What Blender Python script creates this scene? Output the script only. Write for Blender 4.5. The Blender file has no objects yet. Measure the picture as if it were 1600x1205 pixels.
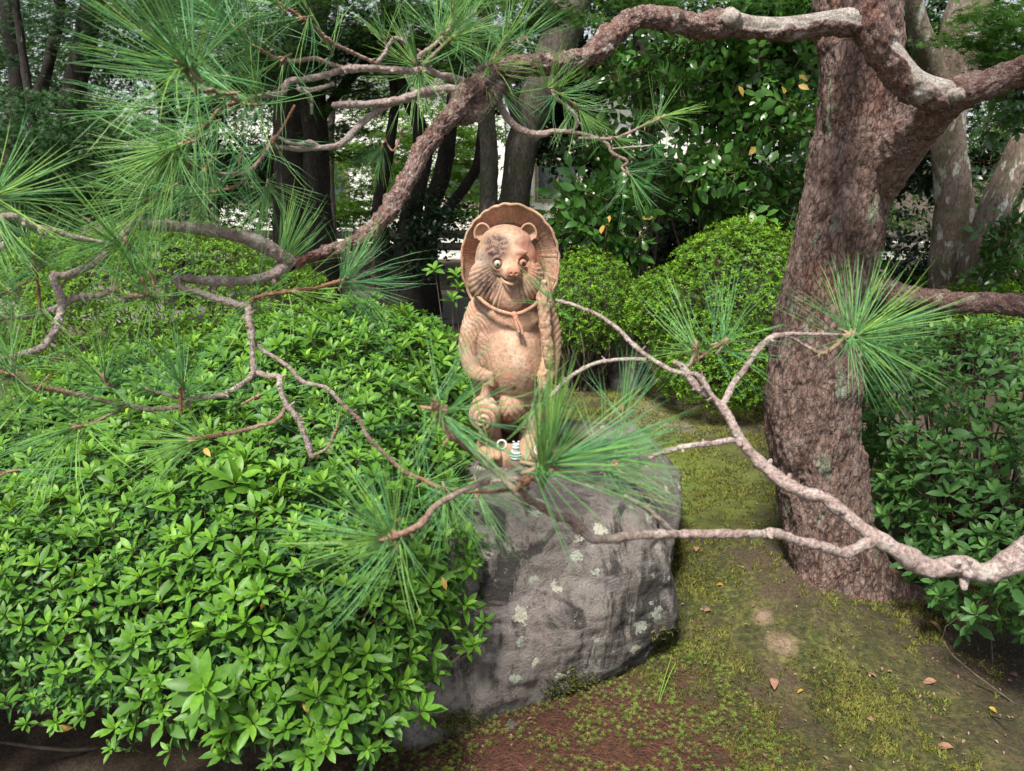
import bpy, bmesh, math, random
import numpy as np
from mathutils import Vector, Matrix

# ------------------------------------------------------------ camera, world, sun, exposure
scene = bpy.context.scene
C = scene.collection
PITCH = math.radians(17.0); CAMZ = 1.5; LENS = 26.0; SENS = 36.0
FPX = LENS / SENS * 1600.0
cam_d = bpy.data.cameras.new('camera'); cam = bpy.data.objects.new('camera', cam_d); C.objects.link(cam)
cam.location = (0, 0, CAMZ); cam.rotation_euler = (math.pi/2 - PITCH, 0, 0)
cam_d.lens = LENS; cam_d.sensor_width = SENS; cam_d.clip_start = 0.05; cam_d.clip_end = 2000
cam_d.dof.use_dof = True; cam_d.dof.focus_distance = 2.5; cam_d.dof.aperture_fstop = 11.0
scene.camera = cam

SUN_EL = math.radians(60); SUN_AZ = math.radians(205)      # azimuth: from +Y clockwise
world = bpy.data.worlds.new("World"); scene.world = world; world.use_nodes = True
wn = world.node_tree.nodes; wl = world.node_tree.links
bg = wn['Background']
sky = wn.new('ShaderNodeTexSky'); sky.sky_type = 'NISHITA'; sky.sun_disc = False
sky.sun_elevation = SUN_EL; sky.sun_rotation = SUN_AZ; sky.dust_density = 1.0; sky.air_density = 1.0; sky.ozone_density = 1.0
hs = wn.new('ShaderNodeHueSaturation'); hs.inputs['Saturation'].default_value = 0.30
wl.new(sky.outputs[0], hs.inputs['Color']); wl.new(hs.outputs[0], bg.inputs['Color'])
bg.inputs['Strength'].default_value = 0.06
sd = bpy.data.lights.new('sun', 'SUN'); sun = bpy.data.objects.new('sun', sd); C.objects.link(sun)
sd.energy = 3.2; sd.angle = math.radians(10); sd.color = (1.0, 0.94, 0.84)
sdir = Vector((math.sin(SUN_AZ)*math.cos(SUN_EL), math.cos(SUN_AZ)*math.cos(SUN_EL), math.sin(SUN_EL)))
sun.rotation_euler = sdir.to_track_quat('Z', 'Y').to_euler()
scene.view_settings.view_transform = 'Standard'; scene.view_settings.look = 'None'
scene.view_settings.exposure = 1.3; scene.view_settings.gamma = 1.0
try: scene.view_settings.use_curve_mapping = False
except Exception: pass
scene.render.engine = 'CYCLES'
scene.cycles.max_bounces = 6; scene.cycles.diffuse_bounces = 4; scene.cycles.glossy_bounces = 2
scene.cycles.transmission_bounces = 4; scene.cycles.transparent_max_bounces = 4

# ------------------------------------------------------------ pixel -> world point
FV = np.array([0, math.cos(PITCH), -math.sin(PITCH)]); UV = np.array([0, math.sin(PITCH), math.cos(PITCH)])
CP = np.array([0, 0, CAMZ])
def ray(px, py): return FV + (px-800)/FPX*np.array([1., 0, 0]) - (py-602.5)/FPX*UV
def P(px, py, Y):
    d = ray(px, py); return CP + d*(Y/d[1])
def G(px, py, z=0.0):
    d = ray(px, py); return CP + d*((z-CAMZ)/d[2])
def depth(p): return float(np.dot(np.asarray(p)-CP, FV))
def proj(p):
    v = np.asarray(p)-CP; t = v@FV
    return 800+v[..., 0]/t*FPX, 602.5-(v@UV)/t*FPX

# ------------------------------------------------------------ numpy noise
def _h(ix, iy, iz, s=0):
    n = (ix*374761393 + iy*668265263 + iz*1274126177 + s*974634777) & 0xffffffff
    n = ((n ^ (n >> 13))*1103515245) & 0xffffffff
    n = ((n ^ (n >> 16))*2246822519) & 0xffffffff
    n = n ^ (n >> 15)
    return (n & 0xffffff)/float(0xffffff)
def vnoise(p, s=0):
    p = np.asarray(p, float); i = np.floor(p).astype(np.int64); f = p-i; f = f*f*(3-2*f); r = 0
    for a in (0, 1):
        for b in (0, 1):
            for c in (0, 1):
                w = (f[:, 0] if a else 1-f[:, 0])*(f[:, 1] if b else 1-f[:, 1])*(f[:, 2] if c else 1-f[:, 2])
                r = r + w*_h(i[:, 0]+a, i[:, 1]+b, i[:, 2]+c, s)
    return r*2-1
def fbm(p, o=4, s=0, g=0.5):
    p = np.asarray(p, float); r = 0; a = 1; t = 0
    for k in range(o): r = r+a*vnoise(p*(2**k)+k*17.3, s+k); t += a; a *= g
    return r/t
def worley(p, s=0):
    p = np.asarray(p, float); i = np.floor(p).astype(np.int64)
    f1 = np.full(len(p), 9.); f2 = np.full(len(p), 9.); idc = np.zeros(len(p))
    for a in (-1, 0, 1):
        for b in (-1, 0, 1):
            for c in (-1, 0, 1):
                j = i+np.array([a, b, c])
                q = np.stack([_h(j[:, 0], j[:, 1], j[:, 2], s+k) for k in (1, 2, 3)], 1)+j
                d = np.linalg.norm(q-p, axis=1); m = d < f1
                f2 = np.where(m, f1, np.minimum(f2, d)); idc = np.where(m, _h(j[:, 0], j[:, 1], j[:, 2], s+9), idc); f1 = np.where(m, d, f1)
    return f1, f2, idc

# ------------------------------------------------------------ object helpers
def tag(o, label=None, cat=None, group=None, kind=None):
    for k, v in (('label', label), ('category', cat), ('group', group), ('kind', kind)):
        if v: o[k] = v
    return o
def empty(name, loc=(0, 0, 0), rz=0):
    o = bpy.data.objects.new(name, None); C.objects.link(o); o.location = loc; o.rotation_euler = (0, 0, rz); o.empty_display_size = .1
    return o
def link(name, me, mat=None, parent=None, smooth=True):
    o = bpy.data.objects.new(name, me); C.objects.link(o)
    if mat is not None and not len(me.materials):
        for m in (mat if isinstance(mat, (list, tuple)) else [mat]): me.materials.append(m)
    if parent is not None:
        o.parent = parent
        o.matrix_parent_inverse = Matrix.Translation(-parent.location) if parent.type == 'EMPTY' and tuple(parent.rotation_euler) == (0, 0, 0) else Matrix()
    return o
def mesh(name, V, F, smooth=True, attrs=None, mi=None):
    V = np.asarray(V, np.float32); F = np.asarray(F, np.int32)
    me = bpy.data.meshes.new(name); n = F.shape[1]
    me.vertices.add(len(V)); me.vertices.foreach_set('co', V.ravel())
    me.loops.add(F.size); me.loops.foreach_set('vertex_index', F.ravel())
    me.polygons.add(len(F)); me.polygons.foreach_set('loop_start', np.arange(0, F.size, n, dtype=np.int32))
    me.polygons.foreach_set('loop_total', np.full(len(F), n, np.int32))
    me.polygons.foreach_set('use_smooth', np.full(len(F), smooth))
    if mi is not None: me.polygons.foreach_set('material_index', np.asarray(mi, np.int32))
    if attrs:
        for k, a in attrs.items():
            at = me.attributes.new(k, 'FLOAT', 'POINT'); at.data.foreach_set('value', np.asarray(a, np.float32))
    me.update(calc_edges=True); me.validate()
    return me
def part(name, V, F, mat, parent=None, smooth=True, attrs=None, mi=None):
    return link(name, mesh(name, V, F, smooth, attrs, mi), mat, parent)
class MB:
    """collects triangle pieces"""
    def __init__(s): s.V = []; s.F = []; s.A = []; s.M = []; s.n = 0
    def add(s, V, F, a=0.0, m=0):
        V = np.asarray(V, float); F = np.asarray(F, int)
        if F.shape[1] == 4: F = np.concatenate([F[:, [0, 1, 2]], F[:, [0, 2, 3]]])
        s.V.append(V); s.F.append(F+s.n); s.n += len(V)
        s.A.append(np.broadcast_to(np.asarray(a, float), (len(V),))); s.M.append(np.full(len(F), m))
    def get(s): return np.concatenate(s.V), np.concatenate(s.F), np.concatenate(s.A), np.concatenate(s.M)
    def build(s, name, mat, parent=None, smooth=True):
        V, F, A, M = s.get(); return part(name, V, F, mat, parent, smooth, {'tint': A}, M)

def catmull(pts, seg_len):
    pts = np.asarray(pts, float)
    if len(pts) == 2: pts = np.stack([pts[0], (pts[0]+pts[1])/2, pts[1]])
    E = np.vstack([2*pts[0]-pts[1], pts, 2*pts[-1]-pts[-2]]); out = []
    for i in range(1, len(E)-2):
        p0, p1, p2, p3 = E[i-1], E[i], E[i+1], E[i+2]
        n = max(2, int(np.linalg.norm((p2-p1)[:3])/seg_len)+1)
        for t in np.arange(n)/n:
            out.append(.5*((2*p1)+(-p0+p2)*t+(2*p0-5*p1+4*p2-p3)*t*t+(-p0+3*p1-3*p2+p3)*t**3))
    out.append(E[-2]); return np.array(out)
def tube(pr, ns=8, seg=None, cap=True, wob=0.0, seed=0, knots=0.0):
    """pr: rows x,y,z,r. returns V,F(quads),extra(s along, angle, r)"""
    pr = np.asarray(pr, float)
    if seg is None: seg = max(.004, pr[:, 3].min()*1.5)
    c = catmull(pr, seg); p = c[:, :3]; r = np.maximum(c[:, 3], .0002)
    d = np.gradient(p, axis=0); L = np.linalg.norm(np.diff(p, axis=0), axis=1); s = np.concatenate([[0], np.cumsum(L)])
    if wob: p = p + np.stack([fbm(np.stack([s/wob[1], s*0+k*9.1, s*0+seed], 1), 3, seed) for k in range(3)], 1)*wob[0]*r[:, None]
    if knots: r = r*(1+knots*np.maximum(0, vnoise(np.stack([s/(r.mean()*3.2), s*0, s*0+seed], 1), seed+5))**1.5)
    d = np.gradient(p, axis=0); d /= np.linalg.norm(d, axis=1)[:, None]+1e-12
    u = np.cross(d[0], [0, 0, 1.]); u = u if np.linalg.norm(u) > .1 else np.cross(d[0], [1., 0, 0]); u /= np.linalg.norm(u)
    U = [u]
    for i in range(1, len(p)):
        u = U[-1]-d[i]*np.dot(U[-1], d[i]); U.append(u/np.linalg.norm(u))
    U = np.array(U); W = np.cross(d, U); a = np.arange(ns)/ns*2*np.pi
    V = p[:, None]+r[:, None, None]*(np.cos(a)[None, :, None]*U[:, None]+np.sin(a)[None, :, None]*W[:, None])
    m = len(p); V = V.reshape(-1, 3)
    i, j = np.meshgrid(np.arange(m-1), np.arange(ns), indexing='ij'); j2 = (j+1) % ns
    F = np.stack([i*ns+j, i*ns+j2, (i+1)*ns+j2, (i+1)*ns+j], -1).reshape(-1, 4)
    if cap:
        V = np.vstack([V, p[0]-d[0]*r[0]*.4, p[-1]+d[-1]*r[-1]*.7]); n = m*ns; k = np.arange(ns); k2 = (k+1) % ns
        F = np.vstack([F, np.stack([k2, k, k*0+n, k*0+n], 1), np.stack([(m-1)*ns+k, (m-1)*ns+k2, k*0+n+1, k*0+n+1], 1)])
    S = np.repeat(s, ns); A = np.tile(a, m); R = np.repeat(r, ns); N = (np.cos(a)[None, :, None]*U[:, None]+np.sin(a)[None, :, None]*W[:, None]).reshape(-1, 3)
    if cap: S = np.append(S, [0, s[-1]]); A = np.append(A, [0, 0]); R = np.append(R, [r[0], r[-1]]); N = np.vstack([N, -d[0], d[-1]])
    return V, F, S, A, R, N
def quads2tris(F):
    T = np.concatenate([F[:, [0, 1, 2]], F[:, [0, 2, 3]]]); ok = (T[:, 0] != T[:, 1]) & (T[:, 1] != T[:, 2]) & (T[:, 0] != T[:, 2]); return T[ok]

def rotmats(zdir, spin):
    """rows: frames with z along zdir, spun about it. returns (N,3,3), columns x,y,z"""
    z = zdir/np.linalg.norm(zdir, axis=1)[:, None]
    h = np.where(np.abs(z[:, 2:3]) < .9, np.array([[0, 0, 1.]]), np.array([[1., 0, 0]]))
    x = np.cross(h, z); x /= np.linalg.norm(x, axis=1)[:, None]; y = np.cross(z, x)
    c = np.cos(spin)[:, None]; s = np.sin(spin)[:, None]
    return np.stack([x*c+y*s, -x*s+y*c, z], 2)
def scatter(T, pos, R, scale, tint):
    """T=(V,F,tintoffset); returns merged V,F,A"""
    TV, TF, TA = T; n = len(pos)
    V = np.einsum('nij,vj->nvi', R, TV)*np.asarray(scale)[:, None, None]+pos[:, None]
    F = TF[None]+(np.arange(n)*len(TV))[:, None, None]
    A = np.asarray(tint)[:, None]+TA[None]
    return V.reshape(-1, 3), F.reshape(-1, TF.shape[1]), A.reshape(-1)
def leaf_t(L=1., W=.3, segs=4, fold=.25, bend=.25, peak=.55, stalk=0.06):
    """leaf along +X, up +Z; triangles"""
    V = []; F = []; t = np.linspace(0, 1, segs+1)
    def w(t): return W*.5*(math.sin(math.pi*min(1, max(0, t))**(math.log(.5)/math.log(peak))))**.8
    for i, a in enumerate(t):
        x = L*(stalk+(1-stalk)*a); z = -bend*L*a*a+bend*.3*L*a; ww = L*w(a)
        if i in (0, segs): V.append((x, 0, z))
        else: V += [(x, 0, z), (x, ww, z+fold*ww), (x, -ww, z+fold*ww)]
    idx = lambda i, k: 0 if i == 0 else (1+3*(segs-1) if i == segs else 1+3*(i-1)+k)
    for i in range(segs):
        a, b = i, i+1
        for k, sgn in ((1, 1), (2, -1)):
            if a == 0: q = [(idx(0, 0), idx(b, 0), idx(b, k))]
            elif b == segs: q = [(idx(a, 0), idx(b, 0), idx(a, k))]
            else: q = [(idx(a, 0), idx(b, 0), idx(b, k)), (idx(a, 0), idx(b, k), idx(a, k))]
            for f in q: F.append(f if sgn > 0 else f[::-1])
    return np.array(V), np.array(F)
def combine(parts):
    V = []; F = []; A = []; n = 0
    for v, f, a in parts: V.append(v); F.append(f+n); A.append(np.broadcast_to(a, (len(v),))); n += len(v)
    return np.concatenate(V), np.concatenate(F), np.concatenate(A)
def rotX(a): c, s = math.cos(a), math.sin(a); return np.array([[1, 0, 0], [0, c, -s], [0, s, c]])
def rotY(a): c, s = math.cos(a), math.sin(a); return np.array([[c, 0, s], [0, 1, 0], [-s, 0, c]])
def rotZ(a): c, s = math.cos(a), math.sin(a); return np.array([[c, -s, 0], [s, c, 0], [0, 0, 1]])
def whorl_t(rng, n=9, W=.36, segs=4, young=4, stem=.35, tilt0=15, tilt1=70, Ls=(1., .62), simple=False):
    """leaves radiating round the tip of a twig: old ones low and wide, young ones upright and bright"""
    ps = []; ga = rng.uniform(0, 6.28)
    for i in range(n):
        y = i/(n-1); L = Ls[0]*(1-y)+Ls[1]*y; L *= rng.uniform(.8, 1.12)
        tl = math.radians(tilt0+(tilt1-tilt0)*y**1.6+rng.uniform(-10, 10))
        v, f = leaf_t(L, W*rng.uniform(.85, 1.12), segs, rng.uniform(.15, .45), rng.uniform(.12, .4), rng.uniform(.5, .62))
        v = v@rotX(rng.uniform(-.35, .35)).T@rotY(-tl).T@rotZ(ga+i*2.4+rng.uniform(-.2, .2)).T
        v[:, 2] += y*.14
        ps.append((v, f, .45*y**1.5+rng.uniform(-.08, .08)))
    if stem:
        v, f, *_ = tube([(0, 0, -stem, .02), (0, 0, .1, .015)], 3, .3, False); ps.append((v, quads2tris(f), -1.0))
    return combine(ps)

# ------------------------------------------------------------ materials
def newmat(name):
    m = bpy.data.materials.new(name); m.use_nodes = True; nt = m.node_tree; b = nt.nodes['Principled BSDF']; return m, nt, b
class N:
    """tiny node-building helper"""
    def __init__(s, nt): s.nt = nt; s.co = None
    def node(s, t, **k):
        n = s.nt.nodes.new(t)
        for a, v in k.items(): setattr(n, a, v)
        return n
    def inp(s, n, i, v):
        if v is None: return
        if hasattr(v, 'is_output') or isinstance(v, bpy.types.NodeSocket): s.nt.links.new(v, n.inputs[i])
        else: n.inputs[i].default_value = v
    def obj(s):
        return s.node('ShaderNodeTexCoord').outputs['Object']
    def map(s, v, sc=(1, 1, 1)):
        n = s.node('ShaderNodeMapping'); s.inp(n, 0, v); n.inputs['Scale'].default_value = sc; return n.outputs[0]
    def noise(s, v, scale=5, det=4, rough=.6, dist=0, out=0):
        n = s.node('ShaderNodeTexNoise'); s.inp(n, 'Vector', v); s.inp(n, 'Scale', scale); s.inp(n, 'Detail', det); s.inp(n, 'Roughness', rough); s.inp(n, 'Distortion', dist); return n.outputs[out]
    def vor(s, v, scale=5, feature='F1', out='Distance', rand=1):
        n = s.node('ShaderNodeTexVoronoi', feature=feature); s.inp(n, 'Vector', v); s.inp(n, 'Scale', scale); s.inp(n, 'Randomness', rand); return n.outputs[out]
    def ramp(s, f, stops, interp='LINEAR'):
        n = s.node('ShaderNodeValToRGB'); s.inp(n, 0, f); cr = n.color_ramp; cr.interpolation = interp
        while len(cr.elements) < len(stops): cr.elements.new(.5)
        for e, (p, c) in zip(cr.elements, stops):
            e.position = p; e.color = (*c, 1) if isinstance(c, (tuple, list)) else (c, c, c, 1)
        return n.outputs[0]
    def mix(s, f, a, b, mode='MIX'):
        n = s.node('ShaderNodeMix', data_type='RGBA', blend_type=mode); s.inp(n, 0, f)
        for i, v in ((6, a), (7, b)): s.inp(n, i, (*v, 1) if isinstance(v, tuple) and len(v) == 3 else v)
        return n.outputs[2]
    def math(s, op, a, b=None, c=None, clamp=False):
        n = s.node('ShaderNodeMath', operation=op, use_clamp=clamp); s.inp(n, 0, a); s.inp(n, 1, b); s.inp(n, 2, c); return n.outputs[0]
    def attr(s, name='tint'):
        return s.node('ShaderNodeAttribute', attribute_name=name).outputs['Fac']
    def bump(s, h, strength=.5, dist=.01, nrm=None):
        n = s.node('ShaderNodeBump'); s.inp(n, 'Height', h); s.inp(n, 'Strength', strength); s.inp(n, 'Distance', dist)
        if nrm is not None: s.inp(n, 'Normal', nrm)
        return n.outputs[0]
    def sep(s, v):
        n = s.node('ShaderNodeSeparateXYZ'); s.inp(n, 0, v); return n.outputs

def leaf_mat(name, dark, mid, bright, twig=(.16, .10, .06), rough=.48, trans=.28, scale=9, spec=.35):
    """tint: -1 twig, 0 old leaf .. 1 young leaf"""
    m, nt, b = newmat(name); n = N(nt); t = n.attr(); o = n.obj()
    nz = n.noise(o, scale, 2, .5); oi = n.node('ShaderNodeObjectInfo').outputs['Random']
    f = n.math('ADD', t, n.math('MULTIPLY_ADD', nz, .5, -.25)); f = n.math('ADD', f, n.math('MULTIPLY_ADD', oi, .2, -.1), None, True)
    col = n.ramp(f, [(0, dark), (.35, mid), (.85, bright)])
    sp = n.noise(o, 160, 2, .7); col = n.mix(n.ramp(sp, [(.5, 0), (.8, .35)]), col, tuple(min(1, c*1.5+.01) for c in mid))
    isl = n.math('GREATER_THAN', t, -.6); col = n.mix(isl, twig, col)
    nt.links.new(col, b.inputs['Base Color']); b.inputs['Roughness'].default_value = rough
    b.inputs['Specular IOR Level'].default_value = spec
    tr = n.node('ShaderNodeBsdfTranslucent'); tc = n.mix(.5, col, bright); nt.links.new(tc, tr.inputs[0])
    ms = n.node('ShaderNodeMixShader'); nt.links.new(n.math('MULTIPLY', isl, trans), ms.inputs[0])
    nt.links.new(b.outputs[0], ms.inputs[1]); nt.links.new(tr.outputs[0], ms.inputs[2])
    nt.links.new(ms.outputs[0], nt.nodes['Material Output'].inputs[0])
    return m
M = {}
M['azalea'] = leaf_mat('azalea_leaf', (.055, .15, .018), (.13, .31, .03), (.34, .56, .04), spec=.4)
M['azalea_dark'] = leaf_mat('azalea_leaf_blue', (.045, .125, .035), (.10, .24, .06), (.30, .50, .07))
M['clipped'] = leaf_mat('clipped_leaf', (.06, .15, .012), (.16, .34, .02), (.36, .56, .03), rough=.55, spec=.3)
M['camellia'] = leaf_mat('camellia_leaf', (.03, .09, .018), (.07, .19, .03), (.15, .33, .04), rough=.28, trans=.15, spec=.5)
M['camellia_shade'] = leaf_mat('shade_leaf', (.010, .026, .010), (.018, .05, .014), (.04, .09, .02), rough=.35, trans=.15)  # leaf greens darkened: deep shade put into the colour
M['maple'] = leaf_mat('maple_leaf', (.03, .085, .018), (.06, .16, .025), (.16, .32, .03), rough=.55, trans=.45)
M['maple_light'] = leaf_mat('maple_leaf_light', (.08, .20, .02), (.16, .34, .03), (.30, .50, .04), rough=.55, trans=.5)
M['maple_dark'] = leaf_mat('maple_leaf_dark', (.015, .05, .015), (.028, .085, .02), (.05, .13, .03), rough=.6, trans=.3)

def needle_mat():
    m, nt, b = newmat('pine_needle'); n = N(nt); t = n.attr(); oi = n.node('ShaderNodeObjectInfo').outputs['Random']
    f = n.math('ADD', t, n.math('MULTIPLY_ADD', oi, .4, -.2), None, True)
    col = n.ramp(f, [(0, (.06, .20, .10)), (.5, (.11, .31, .11)), (1, (.26, .46, .08))])
    nt.links.new(col, b.inputs['Base Color']); b.inputs['Roughness'].default_value = .35
    return m
M['needle'] = needle_mat()
def simple(name, c, r=.8, c2=None, sc=30, bump=0, **k):
    m, nt, b = newmat(name); n = N(nt); o = n.obj()
    if c2: nt.links.new(n.mix(n.ramp(n.noise(o, sc, 4), [(.35, 0), (.65, 1)]), c, c2), b.inputs['Base Color'])
    else: b.inputs['Base Color'].default_value = (*c, 1)
    b.inputs['Roughness'].default_value = r
    if bump: nt.links.new(n.bump(n.noise(o, sc*3, 5), .7, bump), b.inputs['Normal'])
    for a, v in k.items(): b.inputs[a].default_value = v
    return m
M['bud'] = simple('pine_bud', (.24, .12, .075), .7, (.40, .26, .20), 300)
M['dead_needle'] = simple('dead_needle', (.20, .07, .035), .7, (.30, .15, .07), 20)

def twig_mat():
    # tint 0 = old grey-pink twig, 1 = young orange-brown shoot, 2 = flaky reddish limb
    m, nt, b = newmat('pine_twig_bark'); n = N(nt); t = n.attr(); o = n.obj()
    n1 = n.noise(o, 45, 5, .7); n2 = n.noise(o, 260, 4, .7)
    old = n.ramp(n1, [(.3, (.30, .215, .19)), (.5, (.52, .41, .38)), (.7, (.68, .61, .59))])
    yng = n.ramp(n1, [(.3, (.24, .10, .05)), (.6, (.42, .21, .11)), (.75, (.50, .32, .20))])
    red = n.ramp(n1, [(.28, (.13, .06, .045)), (.5, (.27, .13, .10)), (.68, (.42, .30, .27))])
    c = n.mix(n.math('MINIMUM', t, 1.0), old, yng); c = n.mix(n.math('SUBTRACT', t, 1.0, None, True), c, red)
    n3 = n.noise(o, 700, 3, .7); c = n.mix(n.ramp(n2, [(.38, .7), (.54, 0)]), c, (.11, .065, .055)); c = n.mix(n.ramp(n3, [(.36, .5), (.48, 0)]), c, (.16, .10, .09)); c = n.mix(n.ramp(n.noise(o, 30, 3, .6), [(.58, 0), (.66, .4)]), c, (.50, .52, .44))
    nt.links.new(c, b.inputs['Base Color']); b.inputs['Roughness'].default_value = .85
    v = n.vor(o, 130, 'F1'); h = n.math('ADD', n.math('MULTIPLY', v, .8), n2)
    nt.links.new(n.bump(n.math('ADD', h, n.math('MULTIPLY', n3, .6)), 1, .0035), b.inputs['Normal'])
    return m
M['twig'] = twig_mat()
def bark_mat(name, cols, patch=None, lich=(.42, .45, .36), lich_amt=.62, plates=True, sc=1.0, stretch=.45, moss=None):
    m, nt, b = newmat(name); n = N(nt); o = n.obj(); ms = n.map(o, (1, 1, stretch))
    n1 = n.noise(ms, 9*sc, 6, .65); n2 = n.noise(ms, 60*sc, 5, .7); n3 = n.noise(o, 3.5*sc, 4, .6)
    c = n.ramp(n1, [(.3, cols[0]), (.5, cols[1]), (.7, cols[2])])
    c = n.mix(n.ramp(n2, [(.35, .8), (.6, 0)]), c, tuple(x*.3 for x in cols[0]))
    h = n.math('ADD', n2, n.math('MULTIPLY', n1, .5))
    if plates:
        a = n.attr(); c = n.mix(n.math('MULTIPLY', a, .85, None, True), c, tuple(x*.35 for x in cols[0]))
        pl = n.attr('plate'); c = n.mix(n.math('MULTIPLY', pl, .8), c, cols[3])
    if patch: c = n.mix(n.ramp(n3, [(.55, 0), (.7, .8)]), c, patch)
    if lich:
        l = n.math('MULTIPLY', n.ramp(n.noise(ms, 14*sc, 3, .55), [(lich_amt, 0), (lich_amt+.05, 1)]), n.ramp(n2, [(.4, .3), (.6, 1)]))
        c = n.mix(l, c, lich)
    if plates:
        bw = n.attr('bare'); wood = n.ramp(n.noise(n.map(o, (.35, 1, 1)), 55, 5, .7), [(.32, (.22, .17, .14)), (.5, (.48, .43, .39)), (.68, (.64, .60, .56))]); c = n.mix(bw, c, wood)
    if moss: c = n.mix(n.ramp(n.noise(o, 5*sc, 5, .7), [(.5, 0), (.66, .8)]), c, moss)
    nt.links.new(c, b.inputs['Base Color']); b.inputs['Roughness'].default_value = .9
    if plates:
        ve = n.node('ShaderNodeVectorMath', operation='ADD'); n.inp(ve, 0, ms); vs_ = n.node('ShaderNodeVectorMath', operation='SCALE'); n.inp(vs_, 0, n.noise(ms, 40*sc, 4, .7, 0, 1)); vs_.inputs['Scale'].default_value = .03/sc; nt.links.new(vs_.outputs[0], ve.inputs[1])
        cr = n.vor(ve.outputs[0], 58*sc, 'DISTANCE_TO_EDGE'); crk = n.ramp(cr, [(.0, 1), (.09, 0)]); cm = n.math('MULTIPLY', crk, n.ramp(n3, [(.42, 0), (.62, .75)]))
        if True: cm = n.math('MULTIPLY', cm, n.math('SUBTRACT', 1.0, n.attr('bare')))
        c = n.mix(cm, c, tuple(x*.3 for x in cols[0])); nt.links.new(c, b.inputs['Base Color'])
        pc_ = n.vor(ve.outputs[0], 58*sc, 'F1', 'Color'); h = n.math('ADD', h, n.math('MULTIPLY', n.sep(pc_)[0], .5)); h = n.math('SUBTRACT', h, n.math('MULTIPLY', crk, .35))
    nt.links.new(n.bump(h, 1.0, .012/sc), b.inputs['Normal'])
    return m
M['trunk'] = bark_mat('pine_trunk_bark', [(.085, .042, .032), (.20, .110, .084), (.30, .195, .16), (.31, .225, .20)], patch=(.25, .105, .068), lich=(.24, .31, .21), lich_amt=.60)
M['limb'] = bark_mat('pine_limb_bark', [(.12, .055, .042), (.27, .135, .105), (.38, .25, .22), (.36, .27, .25)], patch=(.28, .11, .08), lich=(.50, .47, .42), lich_amt=.62, sc=2.2, stretch=1)
M['deadwood'] = bark_mat('bare_dead_wood', [(.20, .15, .12), (.46, .40, .36), (.62, .57, .53), (.3, .2, .18)], lich=None, plates=False, sc=2.0, stretch=1)
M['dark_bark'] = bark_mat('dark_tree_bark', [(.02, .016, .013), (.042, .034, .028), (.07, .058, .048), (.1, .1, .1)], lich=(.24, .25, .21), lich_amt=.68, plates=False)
M['grey_bark'] = bark_mat('grey_tree_bark', [(.09, .075, .06), (.18, .155, .13), (.27, .24, .21), (.1, .1, .1)], lich=(.42, .43, .38), lich_amt=.62, plates=False, moss=(.07, .10, .035))
M['pale_bark'] = bark_mat('pale_lichen_bark', [(.12, .085, .065), (.24, .18, .15), (.33, .27, .23), (.1, .1, .1)], lich=(.55, .56, .52), lich_amt=.56, plates=False, moss=(.10, .12, .05))

def rock_mat(name, base=((.11, .095, .10), (.21, .185, .19), (.33, .30, .30)), lichen=True, top_dirt=True):
    m, nt, b = newmat(name); n = N(nt); o = n.obj()
    n1 = n.noise(o, 4, 6, .62, .3); n2 = n.noise(o, 40, 6, .75); n3 = n.noise(o, 170, 4, .7)
    c = n.ramp(n1, [(.3, base[0]), (.5, base[1]), (.68, base[2])])
    c = n.mix(n.ramp(n.noise(o, 7, 4, .6), [(.56, 0), (.66, .55)]), c, (.30, .24, .235))
    c = n.mix(n.ramp(n2, [(.36, .7), (.50, 0)]), c, (.085, .072, .066))
    st = n.noise(n.map(o, (6.5, 6.5, 1.6)), 1, 5, .72, .6)
    c = n.mix(n.ramp(st, [(.50, 0), (.58, .9)]), c, (.03, .026, .025))
    c = n.mix(n.ramp(n.noise(n.map(o, (3, 3, 14)), 1.6, 6, .7), [(.52, 0), (.62, .5)]), c, (.36, .32, .31))
    c = n.mix(n.ramp(n3, [(.62, 0), (.72, .5)]), c, (.42, .40, .38))
    if lichen:
        w = n.node('ShaderNodeVectorMath', operation='ADD'); n.inp(w, 0, o)
        w2 = n.node('ShaderNodeVectorMath', operation='SCALE'); n.inp(w2, 0, n.noise(o, 48, 4, .7, 0, 1)); w2.inputs['Scale'].default_value = .07
        nt.links.new(w2.outputs[0], w.inputs[1])
        v = n.node('ShaderNodeTexVoronoi'); n.inp(v, 'Vector', w.outputs[0]); v.inputs['Scale'].default_value = 17
        rr = n.sep(v.outputs['Color']); thr = n.math('MULTIPLY', n.math('POWER', rr[0], 1.6), .42)
        k = n.math('LESS_THAN', v.outputs['Distance'], thr)
        k = n.math('MULTIPLY', k, n.math('GREATER_THAN', rr[1], .2)); k = n.math('MULTIPLY', k, n.ramp(n2, [(.35, .3), (.5, 1)]))
        c = n.mix(k, c, n.mix(n.math('GREATER_THAN', rr[2], .5), (.55, .54, .44), (.42, .46, .38)))
        g = n.ramp(n.noise(o, 12, 5, .7), [(.62, 0), (.70, .5)]); c = n.mix(g, c, (.27, .31, .24))
    nt.links.new(c, b.inputs['Base Color']); b.inputs['Roughness'].default_value = .88
    h = n.math('ADD', n.math('MULTIPLY', n2, 1.0), n.math('MULTIPLY', n3, .6))
    nt.links.new(n.bump(h, 1, .022), b.inputs['Normal'])
    return m
M['rock'] = rock_mat('lichen_rock', ((.11, .098, .09), (.25, .22, .20), (.41, .375, .345))); M['stone'] = rock_mat('garden_stone', ((.12, .11, .11), (.19, .18, .18), (.28, .27, .26)), False)
M['brown_rock'] = rock_mat('brown_rock', ((.09, .065, .05), (.15, .11, .09), (.24, .19, .16)), False)

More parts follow.
